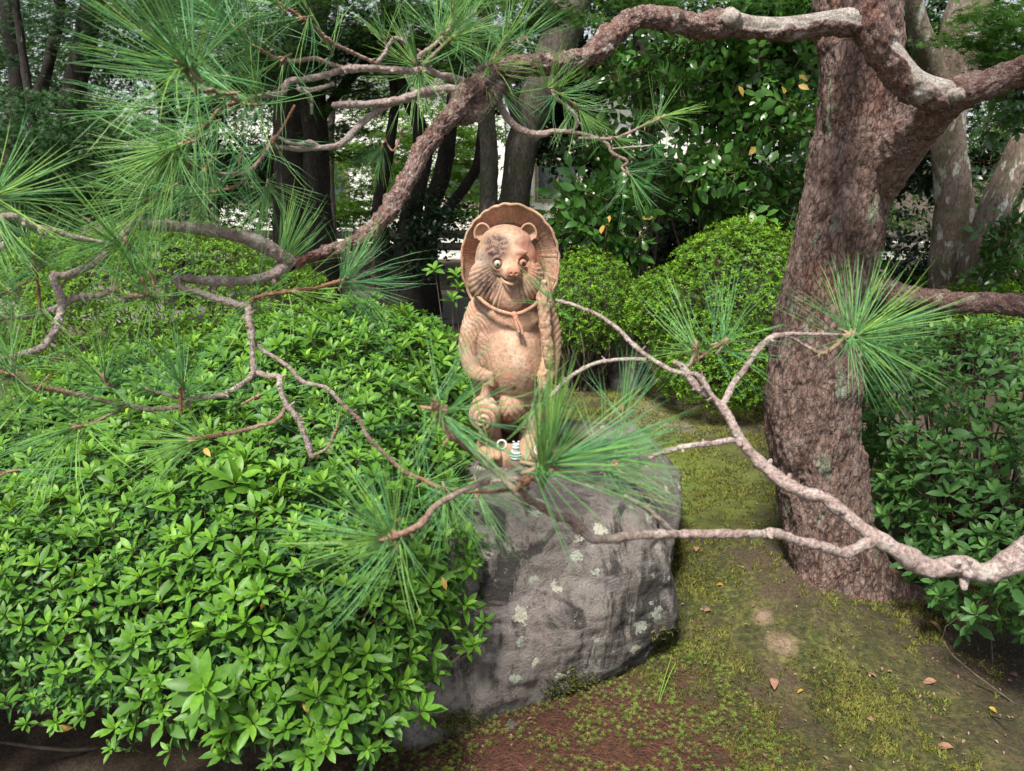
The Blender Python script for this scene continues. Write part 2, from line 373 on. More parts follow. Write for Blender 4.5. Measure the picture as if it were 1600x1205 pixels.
def ground_mat():
    m, nt, b = newmat('mossy_ground'); n = N(nt); o = n.obj(); x, y, z = n.sep(o)
    n1 = n.noise(o, 2.2, 6, .65); n2 = n.noise(o, 9, 6, .7); n3 = n.noise(o, 110, 4, .7); n4 = n.noise(o, 5, 5, .7); n5 = n.noise(o, 13, 6, .75)
    n6 = n.noise(o, 48, 4, .75); moss = n.ramp(n.math('MULTIPLY_ADD', n6, .6, n.math('MULTIPLY', n2, .4)), [(.38, (.016, .020, .006)), (.50, (.058, .066, .013)), (.62, (.17, .165, .04))])
    dirt = n.ramp(n3, [(.3, (.025, .016, .010)), (.55, (.085, .055, .038)), (.74, (.19, .135, .10))])
    c = n.mix(n.ramp(n1, [(.49, 0), (.60, .8)]), moss, dirt)
    # red brown haircap bed close to the boulder
    def blob(cx, cy, r, soft):
        dx = n.math('SUBTRACT', x, cx); dy = n.math('SUBTRACT', y, cy)
        d = n.math('SQRT', n.math('ADD', n.math('MULTIPLY', dx, dx), n.math('MULTIPLY', dy, dy)))
        d = n.math('ADD', d, n.math('MULTIPLY_ADD', n5, 2.4*r, -1.2*r))
        return n.math('SMOOTH_MIN', 1.0, n.math('MAXIMUM', n.math('DIVIDE', n.math('SUBTRACT', r, d), soft), 0.0), .1)
    red = n.ramp(n3, [(.3, (.022, .009, .006)), (.55, (.075, .027, .017)), (.75, (.15, .062, .036))])
    c = n.mix(n.math('MULTIPLY', blob(.12, 1.5, .55, .15), .9), c, red)
    tan = n.math('MULTIPLY', n.math('MAXIMUM', blob(.825, 2.10, .045, .05), blob(.855, 1.99, .06, .05)), .85); c = n.mix(tan, c, n.ramp(n3, [(.3, (.16, .105, .07)), (.6, (.36, .26, .19))]))  # tan patch: two small paler blobs over the moss
    c = n.mix(n.math('MULTIPLY', blob(1.05, 4.3, .45, .2), .8), c, n.ramp(n3, [(.3, (.16, .13, .10)), (.6, (.30, .25, .21))]))
    c = n.mix(n.math('MULTIPLY', blob(2.3, 3.9, .6, .3), .8), c, n.ramp(n3, [(.3, (.17, .13, .11)), (.6, (.33, .27, .24))]))
    c = n.mix(n.math('MULTIPLY', blob(-.05, 1.2, .35, .15), .8), c, red)
    c = n.mix(n.math('MULTIPLY', blob(.85, 3.35, .75, .4), .85), c, n.ramp(n2, [(.3, (.05, .07, .010)), (.6, (.14, .18, .02))]))
    # bare dark earth under the trees
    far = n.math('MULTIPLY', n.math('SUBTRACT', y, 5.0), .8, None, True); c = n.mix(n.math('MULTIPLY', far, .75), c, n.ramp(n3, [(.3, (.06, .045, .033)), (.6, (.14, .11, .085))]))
    lt_shade = n.math('MULTIPLY', n.math('SUBTRACT', -.12, x), 4.0, None, True); c = n.mix(n.math('MULTIPLY', lt_shade, n.math('MULTIPLY', n.math('LESS_THAN', y, 3.2), .95)), c, n.ramp(n3, [(.35, (.012, .007, .005)), (.6, (.05, .025, .015)), (.75, (.10, .06, .035))]))  # dark soil, with the shade under the left azalea painted in
    rt_shade = n.math('MULTIPLY', n.math('SUBTRACT', x, .95), 1.8, None, True); c = n.mix(n.math('MULTIPLY', rt_shade, n.ramp(n4, [(.35, .5), (.6, .95)])), c, n.ramp(n3, [(.35, (.022, .016, .010)), (.55, (.06, .042, .028)), (.72, (.13, .10, .07))]))  # shadow at lower right painted into the ground as darker brown
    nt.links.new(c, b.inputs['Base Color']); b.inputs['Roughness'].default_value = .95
    h = n.math('ADD', n.math('MULTIPLY', n3, .7), n2); nt.links.new(n.bump(h, 1, .015), b.inputs['Normal'])
    return m
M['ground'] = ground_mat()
M['moss_blade'] = leaf_mat('moss_blade', (.035, .05, .012), (.10, .115, .022), (.25, .26, .055), twig=(.14, .05, .03), rough=.8, trans=.2, scale=5)
M['haircap'] = leaf_mat('haircap_moss', (.04, .085, .015), (.10, .17, .025), (.22, .30, .05), twig=(.16, .055, .03), rough=.7, trans=.2, scale=20)
M['litter'] = simple('fallen_litter', (.055, .020, .014), .85, (.185, .068, .040), 60)
M['crumb'] = simple('leaf_crumbs', (.13, .07, .045), .85, (.34, .22, .17), 30)
M['gravel'] = simple('pale_gravel_path', (.16, .145, .13), .95, (.30, .28, .26), 40, .01)
# ============================================================ GROUND
def gh(x, y):
    x = np.asarray(x, float); y = np.asarray(y, float); p = np.stack([x.ravel(), y.ravel(), x.ravel()*0], 1)
    z = .035*fbm(p*1.3, 3, 3)+.012*fbm(p*6, 3, 5)
    z = z + .10*np.exp(-((p[:, 0]-1.02)**2+(p[:, 1]-2.35)**2)/.16)
    return z.reshape(x.shape)
def build_ground():
    xs = np.concatenate([-np.geomspace(400, 3.2, 26), np.arange(-3.1, 3.1, .022), np.geomspace(3.2, 400, 26)])
    ys = np.concatenate([-np.geomspace(60, .6, 12), np.arange(.7, 6, .022), np.geomspace(6.1, 600, 50)])
    X, Y = np.meshgrid(xs, ys, indexing='ij'); Z = gh(X, Y)
    p = np.stack([X.ravel(), Y.ravel(), X.ravel()*0], 1)
    near = ((np.abs(X) < 3.2) & (Y < 6) & (Y > 0)).ravel()
    d = np.zeros(len(p)); q = p[near]; d[near] = .006*fbm(q*45, 3, 8)+.004*np.abs(vnoise(q*110, 4))
    Z = Z+d.reshape(Z.shape)
    Z = np.where(Y > 11.5, Z-np.minimum((Y-11.5)*.12, 1.2), Z)
    nx, ny = X.shape; i, j = np.meshgrid(np.arange(nx-1), np.arange(ny-1), indexing='ij')
    F = np.stack([i*ny+j, (i+1)*ny+j, (i+1)*ny+j+1, i*ny+j+1], -1).reshape(-1, 4)
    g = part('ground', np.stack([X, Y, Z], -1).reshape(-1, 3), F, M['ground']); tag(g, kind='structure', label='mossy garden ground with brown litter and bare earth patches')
build_ground()
def build_path():
    xs = np.arange(-9, 9, .15); V = []; F = []
    yc = 8.0+.25*np.sin(xs*.7); n = 9
    for x, y in zip(xs, yc):
        for k in range(n):
            yy = y+(k/(n-1)-.5)*1.9; V.append((x, yy, float(gh(np.array([x]), np.array([yy]))[0])+.02-.012*abs(k/(n-1)-.5)*2))
    for i in range(len(xs)-1):
        for k in range(n-1): F.append((i*n+k, (i+1)*n+k, (i+1)*n+k+1, i*n+k+1))
    V = np.array(V); V[:, 2] += .006*vnoise(V*9, 2)
    p = part('gravel_path', V, F, M['gravel']); tag(p, kind='structure', label='grey gravel path running along the rail fence')
build_path()

# ============================================================ ROCKS
def rock(name, pts, mat, label, cat, voxel, amp, freq, seed, extra=(), sub=0, bev=.03, cracks=.0, hidden=None):
    bm = bmesh.new()
    for hull in [pts]+list(extra):
        vs = [bm.verts.new(p) for p in hull]; r = bmesh.ops.convex_hull(bm, input=vs)
        bmesh.ops.delete(bm, geom=[e for e in r['geom_interior'] if isinstance(e, bmesh.types.BMVert)], context='VERTS')
    me = bpy.data.meshes.new(name); bm.to_mesh(me); bm.free()
    o = bpy.data.objects.new('tmp', me); C.objects.link(o)
    r = o.modifiers.new('r', 'REMESH'); r.mode = 'VOXEL'; r.voxel_size = voxel
    s = o.modifiers.new('s', 'SMOOTH'); s.iterations = int(bev/voxel*3)+1; s.factor = .6
    dg = bpy.context.evaluated_depsgraph_get(); m2 = bpy.data.meshes.new_from_object(o.evaluated_get(dg))
    bpy.data.objects.remove(o)
    V = np.zeros(len(m2.vertices)*3, np.float32); m2.vertices.foreach_get('co', V); V = V.reshape(-1, 3).astype(float)
    Nn = np.zeros_like(V, dtype=np.float32).ravel(); m2.vertices.foreach_get('normal', Nn); Nn = Nn.reshape(-1, 3)
    w = V + .35/freq*np.stack([vnoise(V*freq*.7, seed+k) for k in range(3)], 1)
    f1, f2, _ = worley(w*np.array([1, 1, 1.3])*freq, seed)
    facet = (f1-.5)
    d = amp*(1.1*facet+.7*fbm(V*freq*1.7, 5, seed, .55)) + amp*.22*fbm(V*freq*9, 4, seed+2, .6)
    strat = fbm(np.stack([V[:, 0]*2+V[:, 2]*5, V[:, 1]*2, V[:, 2]*26+V[:, 0]*6], 1), 3, seed+7); d += amp*.25*strat
    if cracks:
        g1, g2, _ = worley(w*freq*.75+3.3, seed+20); d -= cracks*np.clip(1-(g2-g1)/.05, 0, 1)
    V = V+Nn*d[:, None]; m2.vertices.foreach_set('co', V.astype(np.float32).ravel()); m2.update()
    m2.polygons.foreach_set('use_smooth', np.full(len(m2.polygons), True)); m2.materials.clear(); m2.name = name
    ob = bpy.data.objects.new(name, m2); C.objects.link(ob); m2.materials.append(mat); tag(ob, label, cat); return ob
def gp(px, py, z): return tuple(G(px, py, z))
# main boulder under the statue: front face towards the camera, flat top at ~0.55 m
bl = [gp(570, 1120, -.05), gp(625, 1205, -.05), gp(850, 1105, -.05), gp(985, 1060, -.05), gp(1045, 990, .06), gp(1062, 985, .12),
      gp(1050, 862, .40), gp(990, 800, .49), gp(900, 790, .53), gp(735, 800, .53), gp(600, 1080, .10), gp(690, 860, .47),
      (-.35, 2.6, -.05), (.6, 2.6, -.05), (-.2, 2.6, .5), (.45, 2.55, .5)]
e1 = [gp(1063, 745, .40), gp(1055, 800, .34), gp(985, 660, .50), gp(905, 652, .52), gp(740, 660, .53), gp(745, 790, .535), gp(930, 770, .53), gp(1060, 740, .2), (.2, 2.0, .0), (.50, 2.2, .0), (.52, 2.8, .0), (-.1, 2.9, 0)]
BOULDER = rock('boulder', bl, M['rock'], 'large grey boulder with pale lichen spots carrying the clay statue', 'boulder', .0095, .036, 3.0, 4, [e1], bev=.014, cracks=.007)
def small_rock(px, py, w, h, Yd, name, mat, label, seed, cat='rock', z0=0.0):
    c = G(px, py, z0); s = depth(c)/FPX; rng = random.Random(seed); pts = []
    for k in range(34):
        a = rng.uniform(0, 6.283); e = rng.uniform(-.3, 1.4); pts.append((c[0]+math.cos(a)*math.cos(e)*w*s/2*1.1, c[1]+Yd*.5+math.sin(a)*math.cos(e)*Yd/2, z0-.03+math.sin(max(0, e))*h*s*1.05))
    return rock(name, pts, mat, label, cat, .018, .02+.00002*w, 4, seed, bev=.03)
small_rock(988, 612, 78, 62, .3, 'garden_stone', M['stone'], 'small grey stone on the moss between the two round bushes', 3)
small_rock(585, 452, 150, 66, .8, 'garden_rock', M['brown_rock'], 'broad brown rock at the foot of the dark trees behind the clipped mound', 5)
small_rock(1425, 505, 90, 80, .5, 'garden_rock', M['brown_rock'], 'dark brown rock behind the pine trunk under the low bough', 8)
small_rock(1425, 640, 60, 40, .3, 'garden_stone', M['brown_rock'], 'small tan stone right of the pine trunk behind the azalea', 9)
small_rock(775, 470, 150, 40, .5, 'garden_rock', M['brown_rock'], 'low mossy rock directly behind the statue', 12)

# ============================================================ SHRUBS
def area_sample(V, F, n, rng):
    a, b, c = V[F[:, 0]], V[F[:, 1]], V[F[:, 2]]; cr = np.cross(b-a, c-a); ar = np.linalg.norm(cr, axis=1)/2
    k = rng.choice(len(F), n, p=ar/ar.sum()); u, v = rng.random(n), rng.random(n); m = u+v > 1; u[m] = 1-u[m]; v[m] = 1-v[m]
    p = a[k]+(b-a)[k]*u[:, None]+(c-a)[k]*v[:, None]; nn = cr[k]/(np.linalg.norm(cr[k], axis=1)[:, None]+1e-12); return p, nn
def poisson(p, r, rng, keep=None):
    """greedy thinning on a hash grid"""
    cell = {}; out = []
    for i in range(len(p)):
        k = tuple((p[i]//r).astype(int)); ok = True
        for a in (-1, 0, 1):
            for b in (-1, 0, 1):
                for c in (-1, 0, 1):
                    for j in cell.get((k[0]+a, k[1]+b, k[2]+c), ()):
                        if ((p[j]-p[i])**2).sum() < r*r: ok = False; break
                    if not ok: break
                if not ok: break
            if not ok: break
        if ok: cell.setdefault(k, []).append(i); out.append(i)
    return np.array(out)
def heightfield_mound(poly, H, edge, step=.03, under=.25):
    poly = np.array(poly); x0, y0 = poly.min(0); x1, y1 = poly.max(0)
    xs = np.arange(x0, x1+step, step); ys = np.arange(y0, y1+step, step); X, Y = np.meshgrid(xs, ys, indexing='ij')
    q = np.stack([X.ravel(), Y.ravel()], 1); ins = np.zeros(len(q), bool); dist = np.full(len(q), 9.)
    n = len(poly)
    for i in range(n):
        a, b = poly[i], poly[(i+1) % n]
        c = ((a[1] > q[:, 1]) != (b[1] > q[:, 1])) & (q[:, 0] < (b[0]-a[0])*(q[:, 1]-a[1])/(b[1]-a[1]+1e-12)+a[0]); ins ^= c
        t = np.clip(((q-a)@(b-a))/((b-a)@(b-a)), 0, 1); dist = np.minimum(dist, np.linalg.norm(q-(a+t[:, None]*(b-a)), axis=1))
    t = np.clip(dist/edge, 0, 1); prof = np.sqrt(1-(1-t)**2); z = H(q[:, 0], q[:, 1])*(under+(1-under)*prof)
    z = np.where(ins, z, 0); V = np.stack([q[:, 0], q[:, 1], z], 1); nx, ny = X.shape
    i, j = np.meshgrid(np.arange(nx-1), np.arange(ny-1), indexing='ij'); a = (i*ny+j).ravel()
    F = np.concatenate([np.stack([a, a+ny, a+ny+1], 1), np.stack([a, a+ny+1, a+1], 1)])
    F = F[ins[F].all(1)]; return V, F
def put_whorls(root, whorls, pos, dirs, scale, mat, rng, nparts, label_part, dark, tint_bias=0., order=None):
    """nearest nparts whorls as objects sharing mesh data, the rest joined"""
    d = np.linalg.norm(pos-CP, axis=1)/scale; order = np.argsort(d); R = rotmats(dirs, rng.uniform(0, 6.28, len(pos)))
    meshes = [mesh('leaf_cluster', w[0], w[1], True, {'tint': w[2]}) for w in whorls]
    for m in meshes: m.materials.append(mat)
    near = order[:nparts]; kinds = rng.integers(0, len(whorls), len(pos))
    for i in near:
        o = link('leaf_cluster', meshes[kinds[i]], None, root)
        Mx = Matrix(np.vstack([np.hstack([R[i]*scale[i], pos[i][:, None]]), [0, 0, 0, 1]]).tolist())
        o.matrix_basis = Mx
    rest = order[nparts:]; Vs, Fs, As, n = [], [], [], 0
    for k, w in enumerate(whorls):
        s = rest[kinds[rest] == k]
        if not len(s): continue
        V, F, A = scatter(w, pos[s], R[s], scale[s], rng.uniform(-.2, .2, len(s))+tint_bias)
        Vs.append(V); Fs.append(F+n); As.append(A); n += len(V)
    if n:
        o = part('foliage', np.concatenate(Vs), np.concatenate(Fs), mat, root, True, {'tint': np.concatenate(As)}); o['kind'] = 'stuff'
def twigs_inside(root, base, tops, mat, rng, r0=.012):
    mb = MB()
    for t in tops:
        b = np.asarray(base)+rng.normal(0, .06, 3)*np.array([1, 1, 0]); b[2] = 0
        mid = b*.45+t*.55+rng.normal(0, .07, 3); mid[2] = min(mid[2], t[2]*.8)
        V, F, *_ = tube(np.array([[*b, r0], [*mid, r0*.6], [*t, r0*.22]]), 5, .08, False); mb.add(V, F)
    o = mb.build('stem', mat, root); o['kind'] = 'stuff'; return o
M['stem'] = simple('shrub_stem', (.06, .045, .035), .9, (.15, .12, .09), 40)

rg = np.random.default_rng(7)
# --- big azalea filling the left foreground
az_whorls = [whorl_t(rg, n, W, 4) for n, W in ((9, .34), (11, .33), (8, .38), (10, .3), (7, .36), (12, .34))]
az = empty('azalea_shrub', (-.95, 2.1, 0)); tag(az, 'large loose azalea with bright green leaf whorls filling the left foreground', 'shrub')
def gx(px, Y, z): # x of pixel column at a world depth Y, height z
    return (px-800)/FPX*((Y)*math.cos(PITCH)+(CAMZ-z)*math.sin(PITCH))
poly = [(-.27, 1.28), (-.19, 1.50), (-.08, 1.78), (-.10, 2.05), (-.16, 2.3), (-.13, 2.7), (-.16, 3.1), (-.55, 3.2), (-1.0, 3.15), (-1.5, 2.95), (-1.95, 2.65),
        (-2.1, 2.2), (-2.0, 1.75), (-1.65, 1.45), (-1.25, 1.36), (-.95, 1.37), (-.75, 1.32), (-.5, 1.26), (-.33, 1.24)]
def Haz(x, y):
    p = np.stack([x, y, x*0], 1)
    return .60+.30*np.clip((y-1.35)/1.2, 0, 1)**.8+.07*np.clip((y-2.1)/.7, 0, 1)-.20*np.clip((-x-.55)/1.0, 0, 1)+.07*fbm(p*1.9, 3, 11)+.045*fbm(p*6, 2, 13)
MV, MF = heightfield_mound(poly, Haz, .34, .03, .28)
p, nn = area_sample(MV, MF, 16000, rg)
nn[nn[:, 2] < 0] *= -1
k = poisson(p, .036, rg); p, nn = p[k], nn[k]
print('azalea whorls', len(p))
dirs = nn*.75+np.array([0, -.10, .75])+rg.normal(0, .28, p.shape)
p = p+nn*rg.normal(0, .018, len(p))[:, None]
sc = rg.uniform(.030, .064, len(p))*(1+.25*vnoise(p*3, 5)); sc[rg.random(len(p)) < .04] *= 1.45
near = np.linalg.norm(p-CP, axis=1) < 1.75; sc[near] *= 1.1
put_whorls(az, az_whorls, p, dirs, sc, M['azalea'], rg, 300, None, None)
# the single large rosette low at the front
w = whorl_t(rg, 15, .36, 5, tilt0=5, tilt1=75); c = P(322, 1075, 1.25)
o = link('large_leaf_cluster', mesh('large_leaf_cluster', w[0], w[1], True, {'tint': w[2]-.02}), M['azalea'], az)
Rm = rotmats(np.array([[.0, -.75, .7]]), np.array([.3]))[0]; o.matrix_basis = Matrix(np.vstack([np.hstack([Rm*.085, c[:, None]]), [0, 0, 0, 1]]).tolist())
# inner, older leaves under the surface
q, qn = area_sample(MV, MF, 6500, rg); q = q-qn*np.abs(rg.normal(.07, .035, len(q)))[:, None]; q[:, 2] = np.maximum(q[:, 2], .04)
V, F, A = scatter((*whorl_t(rg, 6, .34, 2, stem=.5, tilt0=-10, tilt1=45)[:2], 0), q[:0], rotmats(qn[:1], np.zeros(1))[:0], [], []) if 0 else (None, None, None)
w = whorl_t(rg, 6, .36, 2, stem=.6, tilt0=-15, tilt1=40)
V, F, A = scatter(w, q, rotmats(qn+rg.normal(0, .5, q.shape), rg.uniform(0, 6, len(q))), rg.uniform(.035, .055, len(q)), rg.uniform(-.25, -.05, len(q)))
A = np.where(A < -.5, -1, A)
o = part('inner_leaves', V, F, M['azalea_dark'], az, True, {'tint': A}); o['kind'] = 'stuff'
q, _ = area_sample(MV, MF, 260, rg); twigs_inside(az, (-.9, 2.15, 0), q-np.array([0, 0, .05]), M['stem'], rg, .011)
# yellowed and browned single leaves in it
yl = leaf_t(1, .36, 4, .2, .4)
M['yellow_leaf'] = simple('yellow_leaf', (.42, .31, .04), .6, (.26, .13, .04), 60)
M['brown_leaf'] = simple('brown_leaf', (.20, .10, .06), .8, (.30, .17, .11), 60)
ylm = mesh('yellow_leaf', *yl); ylm.materials.append(M['yellow_leaf'])
for (px, py, Y, s, a) in ((538, 1050, 1.36, .034, 1.), (484, 1118, 1.31, .038, 2.), (78, 1140, 1.38, .045, 0.), (330, 715, 1.7, .04, 2.2), (420, 935, 1.45, .03, 4), (690, 900, 1.6, .035, 5)):
    o = link('yellow_leaf', ylm, None, az); o['label'] = 'yellowed azalea leaf'
    Rm = rotmats(np.array([[.1, -.7, .7]]), np.array([a]))[0]; o.matrix_basis = Matrix(np.vstack([np.hstack([Rm*s, P(px, py, Y)[:, None]]), [0, 0, 0, 1]]).tolist())

# --- clipped round bushes
def ell_mesh(c, r, lump, seed, nu=72, nv=36, vmin=-.75):
    u = np.arange(nu)/nu*2*np.pi; v = np.linspace(vmin, np.pi/2, nv); U, W = np.meshgrid(u, v, indexing='ij')
    d = np.stack([np.cos(U)*np.cos(W), np.sin(U)*np.cos(W), np.sin(W)], -1).reshape(-1, 3)
    d = d*(1+lump*fbm(d*2.2+seed, 3, seed))[:, None]; V = d*np.array(r)+np.array(c)
    i, j = np.meshgrid(np.arange(nu), np.arange(nv-1), indexing='ij'); a = (i*nv+j).ravel(); b = (((i+1) % nu)*nv+j).ravel()
    return V, np.concatenate([np.stack([a, b, b+1], 1), np.stack([a, b+1, a+1], 1)])
clip_whorls = [whorl_t(rg, n, W, 2, stem=.8, tilt0=20, tilt1=65) for n, W in ((6, .42), (7, .4), (5, .46))]
def bush(lobes, label, dens, size, group, seed, nst=140, rst=.009, mat='clipped', name='clipped_bush', whorls=None, spread=.020, parts=0, bias=0., up=.45):
    rng = np.random.default_rng(seed); c0 = lobes[0][0]; root = empty(name, (c0[0], c0[1], 0)); tag(root, label, 'bush', group)
    P_, N_ = [], []
    for k, (c, r, lump) in enumerate(lobes):
        V, F = ell_mesh(c, r, lump, seed+k); n = int(dens*4*math.pi*((r[0]*r[1]+r[0]*r[2]+r[1]*r[2])/3))
        p, nn = area_sample(V, F, n, rng); ok = p[:, 2] > .02
        for k2, (c2, r2, l2) in enumerate(lobes):
            if k2 != k: ok &= (((p-np.array(c2))/np.array(r2))**2).sum(1) > .92
        P_.append(p[ok]); N_.append(nn[ok])
    p = np.concatenate(P_); nn = np.concatenate(N_)
    face = (nn*(p-CP)).sum(1) < .25*np.linalg.norm(p-CP, axis=1); k = poisson(p[face], size*.85, rng); p, nn = p[face][k], nn[face][k]
    pp = p+nn*rng.normal(0, spread, len(p))[:, None]
    put_whorls(root, whorls or clip_whorls, pp, nn*.7+np.array([0, 0, up])+rng.normal(0, .35, p.shape), rng.uniform(.8, 1.35, len(p))*size, M[mat], rng, parts, None, None, bias)
    # inner leaves and a dark wooden frame of stems
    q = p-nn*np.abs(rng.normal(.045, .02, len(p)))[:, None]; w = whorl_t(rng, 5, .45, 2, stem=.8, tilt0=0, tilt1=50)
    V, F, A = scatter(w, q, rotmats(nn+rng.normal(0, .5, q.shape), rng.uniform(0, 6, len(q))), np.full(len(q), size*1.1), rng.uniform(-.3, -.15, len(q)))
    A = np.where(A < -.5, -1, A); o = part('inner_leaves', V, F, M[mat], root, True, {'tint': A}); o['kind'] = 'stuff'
    sel = p[rng.integers(0, len(p), nst)]; ctr = np.array([c0[0], c0[1], 0]); sel=sel*.86+np.array(c0)*.14; twigs_inside(root, ctr, sel, M['stem'], rng, rst)
    print(label[:30], len(p)); return root
def at_c(px, py, Y): return P(px, py, Y)
def R_(px, Y, z=.6): return px/FPX*(Y*math.cos(PITCH)+(CAMZ-z)*math.sin(PITCH))
c = at_c(1150, 478, 4.6); bush([(c, (R_(112, 4.6), .5, R_(128, 4.6)), .09), (at_c(1035, 487, 4.5), (R_(52, 4.5), .28, R_(62, 4.5)), .10), (at_c(1120, 560, 4.35), (R_(100, 4.3), .42, R_(78, 4.3)), .08)],
    'big clipped round bush just left of the pine trunk', 7500, .031, 'clipped round bushes', 21)
c = at_c(918, 474, 4.9); bush([(c, (R_(68, 4.9), .36, R_(82, 4.9)), .06)], 'clipped round bush right behind the statue shoulder', 9500, .029, 'clipped round bushes', 22)
c = at_c(290, 520, 4.3); bush([(c, (R_(238, 4.3), .65, R_(160, 4.3)), .09), (at_c(110, 480, 4.5), (R_(110, 4.5), .5, R_(110, 4.5)), .09)],
    'wide low clipped mound behind the azalea on the left', 7000, .032, 'clipped round bushes', 23)
c = at_c(1505, 455, 6.0); bush([(c, (R_(58, 6), .35, R_(48, 6)), .06)], 'small clipped bush at the foot of the mossy trunk', 9000, .028, 'clipped round bushes', 24)
c = at_c(1545, 490, 5.0); bush([(c, (R_(90, 5), .4, R_(42, 5)), .06)], 'low clipped bush under the low bough at right', 7500, .031, 'clipped round bushes', 25)
# --- azalea at the right edge, open twiggy one
rw = [whorl_t(rg, n, W, 4, tilt0=15, tilt1=70) for n, W in ((7, .36), (9, .34), (6, .40), (8, .36))]
bush([((1.87, 2.72, .47), (.50, .55, .40), .16), ((1.60, 2.15, .30), (.30, .35, .26), .16), ((1.56, 2.3, .44), (.24, .3, .20), .18)], 'open twiggy azalea right of the pine trunk', 2200, .054, None, 31,
     mat='azalea_dark', name='azalea_shrub', whorls=rw, spread=.05, parts=200, up=.8)
bush([(P(1640, 925, 1.75), (.13, .14, .12), .1)], 'small leafy azalea sprig cut by the right edge under the near branch', 1500, .05, None, 33, 4, .003, mat='azalea_dark', name='azalea_shrub', whorls=rw, spread=.02, parts=60)
# low leafy sprouts beside the boulder and behind the statue
def sprout(px, py, Y, s, label, n=3, mat='azalea', seed=1, zroot=0, off=(0, .02)):
    rng = np.random.default_rng(seed); top = P(px, py, Y); root = empty('leafy_sprout', (top[0], top[1], 0)); tag(root, label, 'sprout')
    for k in range(n):
        w = whorl_t(rng, 9, .36, 4); t = top+np.array([rng.normal(0, s*.8), rng.normal(0, s*.6), -k*s*.75])
        o = link('leaf_cluster', mesh('leaf_cluster', w[0], w[1], True, {'tint': w[2]}), M[mat], root)
        Rm = rotmats(np.array([[rng.normal(0, .3), -.4, .9]]), rng.uniform(0, 6, 1))[0]; o.matrix_basis = Matrix(np.vstack([np.hstack([Rm*s, t[:, None]]), [0, 0, 0, 1]]).tolist())
        V, F, *_ = tube(np.array([[top[0]+off[0], top[1]+off[1], zroot, .003], [*((t+np.array([top[0]+off[0], top[1]+off[1], zroot]))/2), .003], [*t, .002]]), 5, .03); part('stem', V, F, M['stem'], root)
sprout(742, 975, 1.63, .045, 'small azalea shoot in front of the boulder left of its centre', 4, seed=3, zroot=.12, off=(-.22, -.02))
sprout(713, 420, 3.6, .07, 'tall shoot with fresh leaves left of the statue hat', 5, seed=4)
# ============================================================ CLAY STATUE
def clay_mat():
    m, nt, b = newmat('weathered_terracotta'); n = N(nt); o = n.obj(); x, y, z = n.sep(o)
    n1 = n.noise(o, 9, 5, .6); n2 = n.noise(o, 90, 5, .75); n3 = n.noise(o, 420, 3, .7)
    c = n.ramp(n1, [(.3, (.38, .21, .14)), (.5, (.54, .335, .235)), (.7, (.66, .51, .39))])
    c = n.mix(n.ramp(n.noise(o, 14, 4, .6), [(.52, 0), (.66, .7)]), c, (.56, .23, .14))
    c = n.mix(n.ramp(n3, [(.60, 0), (.72, .5)]), c, (.62, .50, .42))
    def blob(cx, cz, r, soft, col, amt, lo=.42, hi=.56):
        nonlocal c
        dx = n.math('SUBTRACT', x, cx); dz = n.math('SUBTRACT', z, cz)
        d = n.math('SQRT', n.math('ADD', n.math('MULTIPLY', dx, dx), n.math('MULTIPLY', dz, dz)))
        k = n.math('DIVIDE', n.math('SUBTRACT', n.math('MULTIPLY_ADD', n1, r*.9, r*.55), d), soft, None, True)
        c = n.mix(n.math('MULTIPLY', n.math('MULTIPLY', k, amt), n.ramp(n2, [(lo, .1), (hi, 1)])), c, col)
    c = n.mix(n.ramp(n.noise(o, 5.5, 5, .65), [(.44, 0), (.58, .75)]), c, (.30, .20, .12))
    c = n.mix(n.ramp(n.noise(o, 8, 4, .7, .5), [(.56, 0), (.66, .6)]), c, (.27, .17, .14))
    blob(.065, .655, .055, .03, (.52, .14, .09), .8)            # red right cheek and brow
    blob(.045, .70, .03, .02, (.36, .10, .10), .7)
    blob(-.040, .69, .046, .02, (.075, .045, .042), 1.0, .40, .54)      # sooty forehead
    blob(-.075, .655, .026, .015, (.17, .15, .14), .9)
    blob(-.062, .60, .044, .02, (.075, .045, .04), 1.0, .40, .54)        # sooty cheek
    blob(-.07, .44, .05, .04, (.40, .20, .18), .6)
    blob(-.12, .34, .035, .03, (.22, .12, .11), .7)
    blob(-.10, .47, .04, .04, (.36, .33, .22), .6)
    c = n.mix(n.ramp(n2, [(.38, .6), (.50, 0)]), c, (.20, .11, .08))
    c = n.mix(n.math('MULTIPLY', n.attr('groove'), .75, None, True), c, (.13, .075, .05))
    nt.links.new(c, b.inputs['Base Color']); b.inputs['Roughness'].default_value = .82
    nt.links.new(n.bump(n.math('ADD', n2, n.math('MULTIPLY', n3, .6)), .6, .003), b.inputs['Normal'])
    return m
M['clay'] = clay_mat()
M['eye'] = simple('glazed_eye', (.42, .38, .31), .4); M['pupil'] = simple('dark_pupil', (.02, .018, .015), .4)
M['nose_clay'] = simple('red_clay', (.36, .12, .075), .75, (.52, .25, .17), 60, .002)
st = empty('tanuki_statue', (0, 0, 0)); tag(st, 'terracotta raccoon dog statue in a wide straw hat standing on the boulder', 'statue')
def sphere(bm, c, r, rot=None, seg=3):
    g = bmesh.ops.create_icosphere(bm, subdivisions=seg, radius=1.0)['verts']
    mt = Matrix.Translation(c) @ (rot.to_4x4() if rot is not None else Matrix()) @ Matrix.Diagonal((*r, 1)) if not np.isscalar(r) else Matrix.Translation(c) @ Matrix.Scale(r, 4)
    bmesh.ops.transform(bm, matrix=mt, verts=g)
def caps(bm, pts):
    """tapered limb: chain of spheres along x,y,z,r"""
    pts = catmull(np.array(pts, float), .006)
    for q in pts[::2]: sphere(bm, q[:3], q[3], seg=2)
